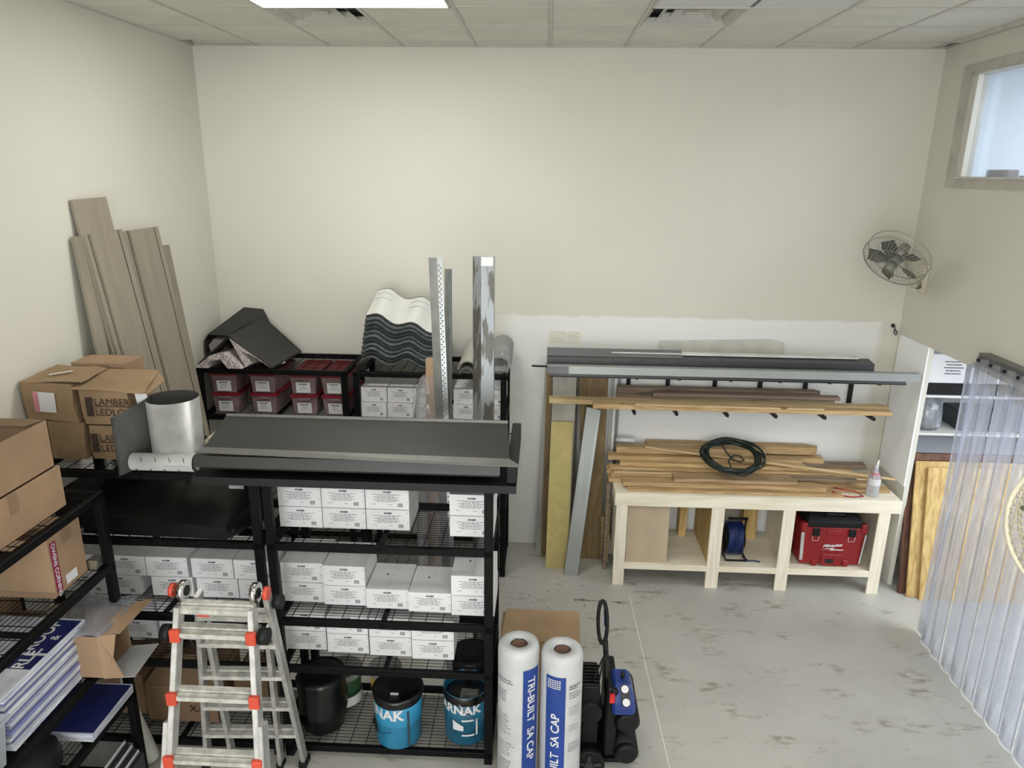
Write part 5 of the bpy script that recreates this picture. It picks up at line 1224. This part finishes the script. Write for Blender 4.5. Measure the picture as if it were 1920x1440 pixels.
struct(tag(MB().prism([(.045, YB-.003, 2.06), (.20, YB-.003, 2.06), (.20, YB-.003, 2.165), (.045, YB-.003, 2.165)], (0, .003, 0)).build('wall_patch', mat('cream_filler', (.72, .71, .62), .8, var=.05, scale=25), None), 'x', 'x'))
wp = bpy.data.objects['wall_patch']; del wp['label']; del wp['category']
wp2 = struct(MB().prism([(.21, YB-.003, 2.06), (.335, YB-.003, 2.06), (.335, YB-.003, 2.165), (.21, YB-.003, 2.165)], (0, .003, 0)).build('wall_patch', MATS['cream_filler']))

# ------------------------------------------------------------------ boards standing left of the bench
def stand(name, label, b0, b1, t0, t1, th, mt, cat='board'):
    """b0,b1: bottom left/right corners; t0,t1: top left/right corners"""
    b0, b1, t0, t1 = map(Vector, (b0, b1, t0, t1)); n = (b1-b0).cross(t0-b0).normalized()
    if n.y < 0: n = -n
    return tag(MB().prism([b0, b1, t1, t0], n*th).build(name, mt, bevel=.001), label, cat)
stand('composite_board', 'thin pale panel standing leftmost of the boards by the bench', (-.03, 6.30, 0), (.03, 6.30, 0), (.02, 6.44, 1.87), (.08, 6.44, 1.87), .012, greyboard)
stand('wooden_lath', 'narrow brown strip between the pale panel and the yellow board', (.025, 6.22, 0), (.075, 6.22, 0), (.035, 6.42, 1.87), (.085, 6.42, 1.87), .015, plybrown)
stand('whitewashed_board', 'tall whitewashed board rising behind the yellow board', (.07, 6.05, 0), (.275, 6.05, 0), (.095, 6.40, 1.87), (.31, 6.40, 1.87), .016, greyboard)
stand('yellow_board', 'yellow board standing in front of the whitewashed one', (.065, 6.005, 0), (.27, 6.005, 0), (.085, 6.27, 1.36), (.285, 6.27, 1.36), .018, yellow)
stand('brown_plywood', 'dark brown plywood strip behind the grey metal channel', (.40, 6.20, 0), (.585, 6.20, 0), (.33, 6.42, 1.87), (.60, 6.42, 1.87), .018, plybrown)
stand('wooden_lath', 'very dark narrow strip beside the whitewashed board', (.29, 6.20, 0), (.32, 6.20, 0), (.315, 6.41, 1.87), (.335, 6.41, 1.87), .012, taupedk)
for i, (x, mt2, lb) in enumerate(((.66, greyboard, 'pale grey strip standing right of the brown plywood'), (.69, mat('white_plastic', (.75, .75, .73)), 'white strip standing next to the bench end'), (.72, midsheet, 'thin grey metal strip standing nearest the bench'))):
    stand('metal_lath', lb, (x-.055, 6.34, 0), (x-.029, 6.34, 0), (x-.025, 6.46, 1.84), (x+.001, 6.46, 1.84), .006, mt2, 'strip')
gc = thing('grey_channel', 'light grey metal channel leaning across the standing boards', 'metal profile', (.3, 5.92, 0))
a0, a1 = Vector((.235, 5.90, 0)), Vector((.40, 6.21, 1.53)); wv = Vector((.125, 0, -.03))
MB().prism([a0, a0+Vector((.125, -.01, 0)), a1+wv, a1], (0, .003, 0)).build('front_face', ltsheet, gc)
MB().prism([a0+Vector((.125, -.01, 0)), a0+Vector((.135, .05, 0)), a1+wv+Vector((.012, .05, .035)), a1+wv], (.002, 0, 0)).build('side_lip', midsheet, gc)
MB().prism([a0, a0+Vector((.0, .05, 0)), a1+Vector((.0, .05, .0)), a1], (.002, 0, 0)).build('side_lip', midsheet, gc)

# ------------------------------------------------------------------ neighbouring room: shelves, boxes, plywood
for i, (z, lb) in enumerate(((1.775, 'upper white shelf through the opening on the right'), (1.435, 'lower white shelf through the opening on the right'))):
    t = thing('wall_shelf', lb, 'shelf', (4.2, 6.2, z))
    MB().box((XR+T+.01, 6.02, z-.02), (5.4, 6.45, z)).build('shelf_board', mat('white_shelf_paint', (.72, .71, .68), .5), t)
    for x in (3.6, 4.6): MB().prism([(x, 6.44, z-.02), (x, 6.1, z-.02), (x, 6.44, z-.16)], (.02, 0, 0)).build('shelf_bracket', wallw, t)
for i, (x, lb) in enumerate(((3.235, 'white and black printed carton at the left end of the upper shelf'), (3.60, 'white and black printed carton in the middle of the upper shelf, behind the strips'), (3.98, 'white and black printed carton furthest right on the upper shelf'))):
    t = thing('printed_carton', lb, 'box', (x+.16, 6.2, 1.776), group='printed cartons on the upper shelf')
    MB().box((x, 6.04, 1.776), (x+.32, 6.42, 1.88)).build('black_lower_part', blkmatt, t)
    MB().box((x, 6.04, 1.88), (x+.32, 6.42, 2.13)).build('white_upper_part', whitecard, t, bevel=.003)
    m = MB(); scribble(m, x+.13, 1.95, x+.30, 2.08, 5, random.Random(i), 6.0385, .35); m.build('print', ink, t)
    m = MB()
    for q in range(4): m.box((x-.001, 6.10, 1.92+q*.03), (x, 6.30-.03*(q % 2), 1.932+q*.03))
    m.build('side_print', ink, t)
jr = thing('bagged_bundle', 'bundle in a crinkled clear bag on the lower shelf', 'bag', (3.36, 6.15, 1.436))
MB().lathe([(.10, 0), (.125, .05), (.12, .16), (.10, .24), (.05, .29)], (3.37, 6.17, 1.437), 22, jit=.012, seed=12).build('bag', film, jr)
MB().lathe([(.085, .005), (.09, .15), (.07, .2)], (3.37, 6.17, 1.437), 18).build('contents', mat('grey_goods', (.40, .41, .42), .5, var=.25, scale=14), jr)
tag(MB().box((3.62, 6.08, 1.437), (4.0, 6.4, 1.60)).build('dark_case', dksheet, bevel=.01), 'dark case on the lower shelf behind the plastic strips', 'case')
tag(MB().box((4.1, 6.06, 1.437), (4.5, 6.4, 1.66)).build('grey_case', mat('grey_case_plastic', (.35, .37, .42), .5), bevel=.01), 'grey case on the lower shelf, right of the dark case', 'case')
def plysheet(label, x0, x1, yb, yt, h_, t, mt, name='plywood_sheet'):
    return stand(name, label, (x0, yb, 0), (x1, yb, 0), (x0, yt, h_), (x1, yt, h_), t, mt)
fr = thing('framed_board', 'reddish brown framed panel rearmost of the leaning sheets', 'panel', (4.4, 6.0, 0))
MB().prism([(3.215, 5.80, 0), (5.6, 5.80, 0), (5.6, 6.03, 1.225), (3.215, 6.03, 1.225)], (0, .02, 0)).build('panel_face', redwood, fr)
MB().prism([(3.20, 5.785, 0), (3.25, 5.785, 0), (3.25, 6.015, 1.235), (3.20, 6.015, 1.235)], (0, .03, 0)).build('frame_side', redwood, fr)
MB().prism([(3.20, 6.000, 1.19), (5.6, 6.000, 1.19), (5.6, 6.015, 1.245), (3.20, 6.015, 1.245)], (0, .03, 0)).build('frame_top', redwood, fr)
plysheet('yellow plywood sheet, middle of the three leaning sheets', 3.245, 5.6, 5.735, 5.965, 1.195, .018, plyv)
plysheet('yellow plywood sheet nearest, its left end cut back', 3.335, 5.62, 5.69, 5.925, 1.155, .018, plyv)

# ------------------------------------------------------------------ plastic strip curtain
sc_ = thing('strip_curtain', 'clear plastic strip curtain hanging over the opening on the right', 'curtain', (3.08, 4.2, 0))
CX = 3.075
MB().box((CX+.012, 2.55, 2.285), (XR, 5.13, 2.365)).build('rail', mat('rail_metal', (.20, .20, .19), .45, metal=.5), sc_)
sm = MB()
def stf(u, v):
    y = -.080+.16*u; return (-.022*math.sin(PI*u)+ .014*u, y, -.006-2.335*(1-v)+.0)
sm.grid(stf, 8, 10, t=.0018); smm = sm.mesh('strip', pvc)
bolt = MB().cyl((-.02, 0, 0), (.0, 0, 0), .013, 10).mesh('bolt', blkmatt)
n = 17
for i in range(n):
    y = 5.07-i*.15
    M = WM[sc_.name].inverted() @ Matrix.Translation((CX-.004*(i % 2), y, 2.35)) @ Matrix.Rotation(R.uniform(-.06, .06), 4, 'Z') @ Matrix.Rotation(R.uniform(-.004, .004), 4, 'X')
    put(smm, 'strip', sc_, M)
    put(bolt, 'bolt', sc_, WM[sc_.name].inverted() @ Matrix.Translation((CX-.006, y, 2.325)))
MB().grid(lambda u, v: (CX+.02-.05*math.sin(u*PI)*v, 5.10+.13*u, .015+2.30*v-.10*u*v), 8, 10, t=.0018).build('strip', pvc, sc_)

# ------------------------------------------------------------------ fans
def cage(t, c, M3, Rr, dep, rimm, wires=44, blades=5, bl=bladem, rim_r=.006):
    """M3: columns = right, up, forward (towards viewer) of the fan face"""
    def P(x, y, z): return c+M3 @ Vector((x, y, z))
    def circ(r_, z, n_=48): return [P(r_*math.cos(2*PI*i/n_), r_*math.sin(2*PI*i/n_), z) for i in range(n_)]
    MB().tube(circ(Rr, 0), rim_r, 8, closed=True).build('cage_rim', rimm, t)
    m = MB(); m.tube(circ(Rr*.99, -dep*.55), rim_r*.7, 6, closed=True); m.tube(circ(Rr*.65, dep*.42), rim_r*.3, 4, closed=True)
    for i in range(wires):
        a = 2*PI*i/wires
        for s in (1, -1):
            pts = []
            for k in range(6):
                q = k/5; r_ = Rr*(.16+.84*q); aa = a+.35*(1-q)*s
                pts.append(P(r_*math.cos(aa), r_*math.sin(aa), s*dep*.5*(1-q**2.2) - (0 if s > 0 else dep*.15)))
            m.tube(pts, .0017 if Rr < .26 else .0022, 4)
    stuff(m.build('cage_wires', rimm, t))
    MB().cyl(P(0, 0, dep*.30), P(0, 0, dep*.56), Rr*.17, 24, Rr*.13).build('front_badge', bladem, t)
    MB().cyl(P(0, 0, dep*.56), P(0, 0, dep*.585), Rr*.095, 20).build('badge_disc', rimm, t)
    MB().cyl(P(0, 0, -dep*.25), P(0, 0, dep*.25), Rr*.18, 20).build('hub', bl, t)
    for i in range(blades):
        a = 2*PI*i/blades+.35; m = MB(); N = 8; A = []; Bv = []
        for k in range(N+1):
            q = k/N; r_ = Rr*(.15+.70*q); wd = .34+.26*math.sin(PI*min(1, q*1.1))
            A.append(m.v(P(r_*math.cos(a-wd*.6), r_*math.sin(a-wd*.6), -.016))); Bv.append(m.v(P(r_*math.cos(a+wd*.7), r_*math.sin(a+wd*.7), .018)))
        for k in range(N): m.f([A[k], A[k+1], Bv[k+1], Bv[k]]).smooth = True
        bmesh.ops.solidify(m.bm, geom=m.bm.faces[:], thickness=.002); m.build('blade', bl, t)
    MB().cyl(P(0, 0, -dep*.3), P(0, 0, -dep*.3-.13), Rr*.22, 20, Rr*.16).build('motor', rimm, t)
wf = thing('wall_fan', 'round grey bladed fan mounted high on the right wall near the corner', 'fan', (XR, 6.18, 2.75))
fwd = Vector((-.62, -.475, -.62)).normalized(); rt = fwd.cross(Vector((0, 0, 1))).normalized(); rt = -rt; upv = fwd.cross(rt); upv = upv if upv.z > 0 else -upv
M3 = Matrix((rt, upv, fwd)).transposed()
fc = Vector((2.70, 5.78, 2.925))
cage(wf, fc, M3, .245, .13, fanwire)
MB().prism([(XR-.05, 6.12, 2.86), (XR-.05, 6.24, 2.86), (XR-.045, 6.22, 2.62), (XR-.045, 6.14, 2.62)], (.05, 0, 0)).build('wall_plate', cream, wf, bevel=.008)
MB().tube([(XR-.03, 6.18, 2.70), (XR-.12, 6.12, 2.69), (XR-.22, 6.0, 2.80), tuple(fc-fwd*.15)], .026, 10).build('arm', cream, wf)
MB().cyl((XR-.06, 6.15, 2.68), (XR-.085, 6.13, 2.68), .022, 14).build('knob', mat('grey_knob', (.12, .12, .1), .5), wf)
pf = thing('pedestal_fan', 'large cream fan grille cut off by the right edge of the view', 'fan', (2.16, 2.52, 0))
fwd2 = Vector((-.80, -.52, .10)).normalized(); rt2 = -fwd2.cross(Vector((0, 0, 1))).normalized(); up2 = fwd2.cross(rt2); up2 = up2 if up2.z > 0 else -up2
pc_ = Vector((1.97, 2.40, 2.345))
cage(pf, pc_, Matrix((rt2, up2, fwd2)).transposed(), .285, .17, cream, wires=52, rim_r=.011, bl=mat('cream_blade', (.40, .38, .30), .4))
base = Vector((2.16, 2.52, 0))
MB().cyl(base+Vector((0, 0, .02)), base+Vector((0, 0, 2.25)), .018, 14).build('pole', cream, pf)
MB().tube([base+Vector((0, 0, 2.22)), base+Vector((-.03, -.03, 2.30)), pc_-fwd2*.14], .02, 10).build('neck', cream, pf)
MB().lathe([(.20, 0), (.20, .015), (.05, .04), (.02, .06)], tuple(base), 30).build('base', cream, pf)
# hook on the wall corner
hk = thing('wall_hook', 'small dark hook high in the right corner', 'hook', (3.13, YB, 2.25))
MB().tube([(3.10, YB-.02, 2.29), (3.10, YB-.05, 2.26), (3.10, YB-.05, 2.22), (3.10+.02, YB-.045, 2.20), (3.10+.03, YB-.045, 2.23), (3.10, YB-.05, 2.25)], .006, 6).build('hook', dksheet, hk)
MB().cyl((3.10, YB-.012, 2.28), (3.10, YB, 2.28), .018, 12).build('plate', dksheet, hk)
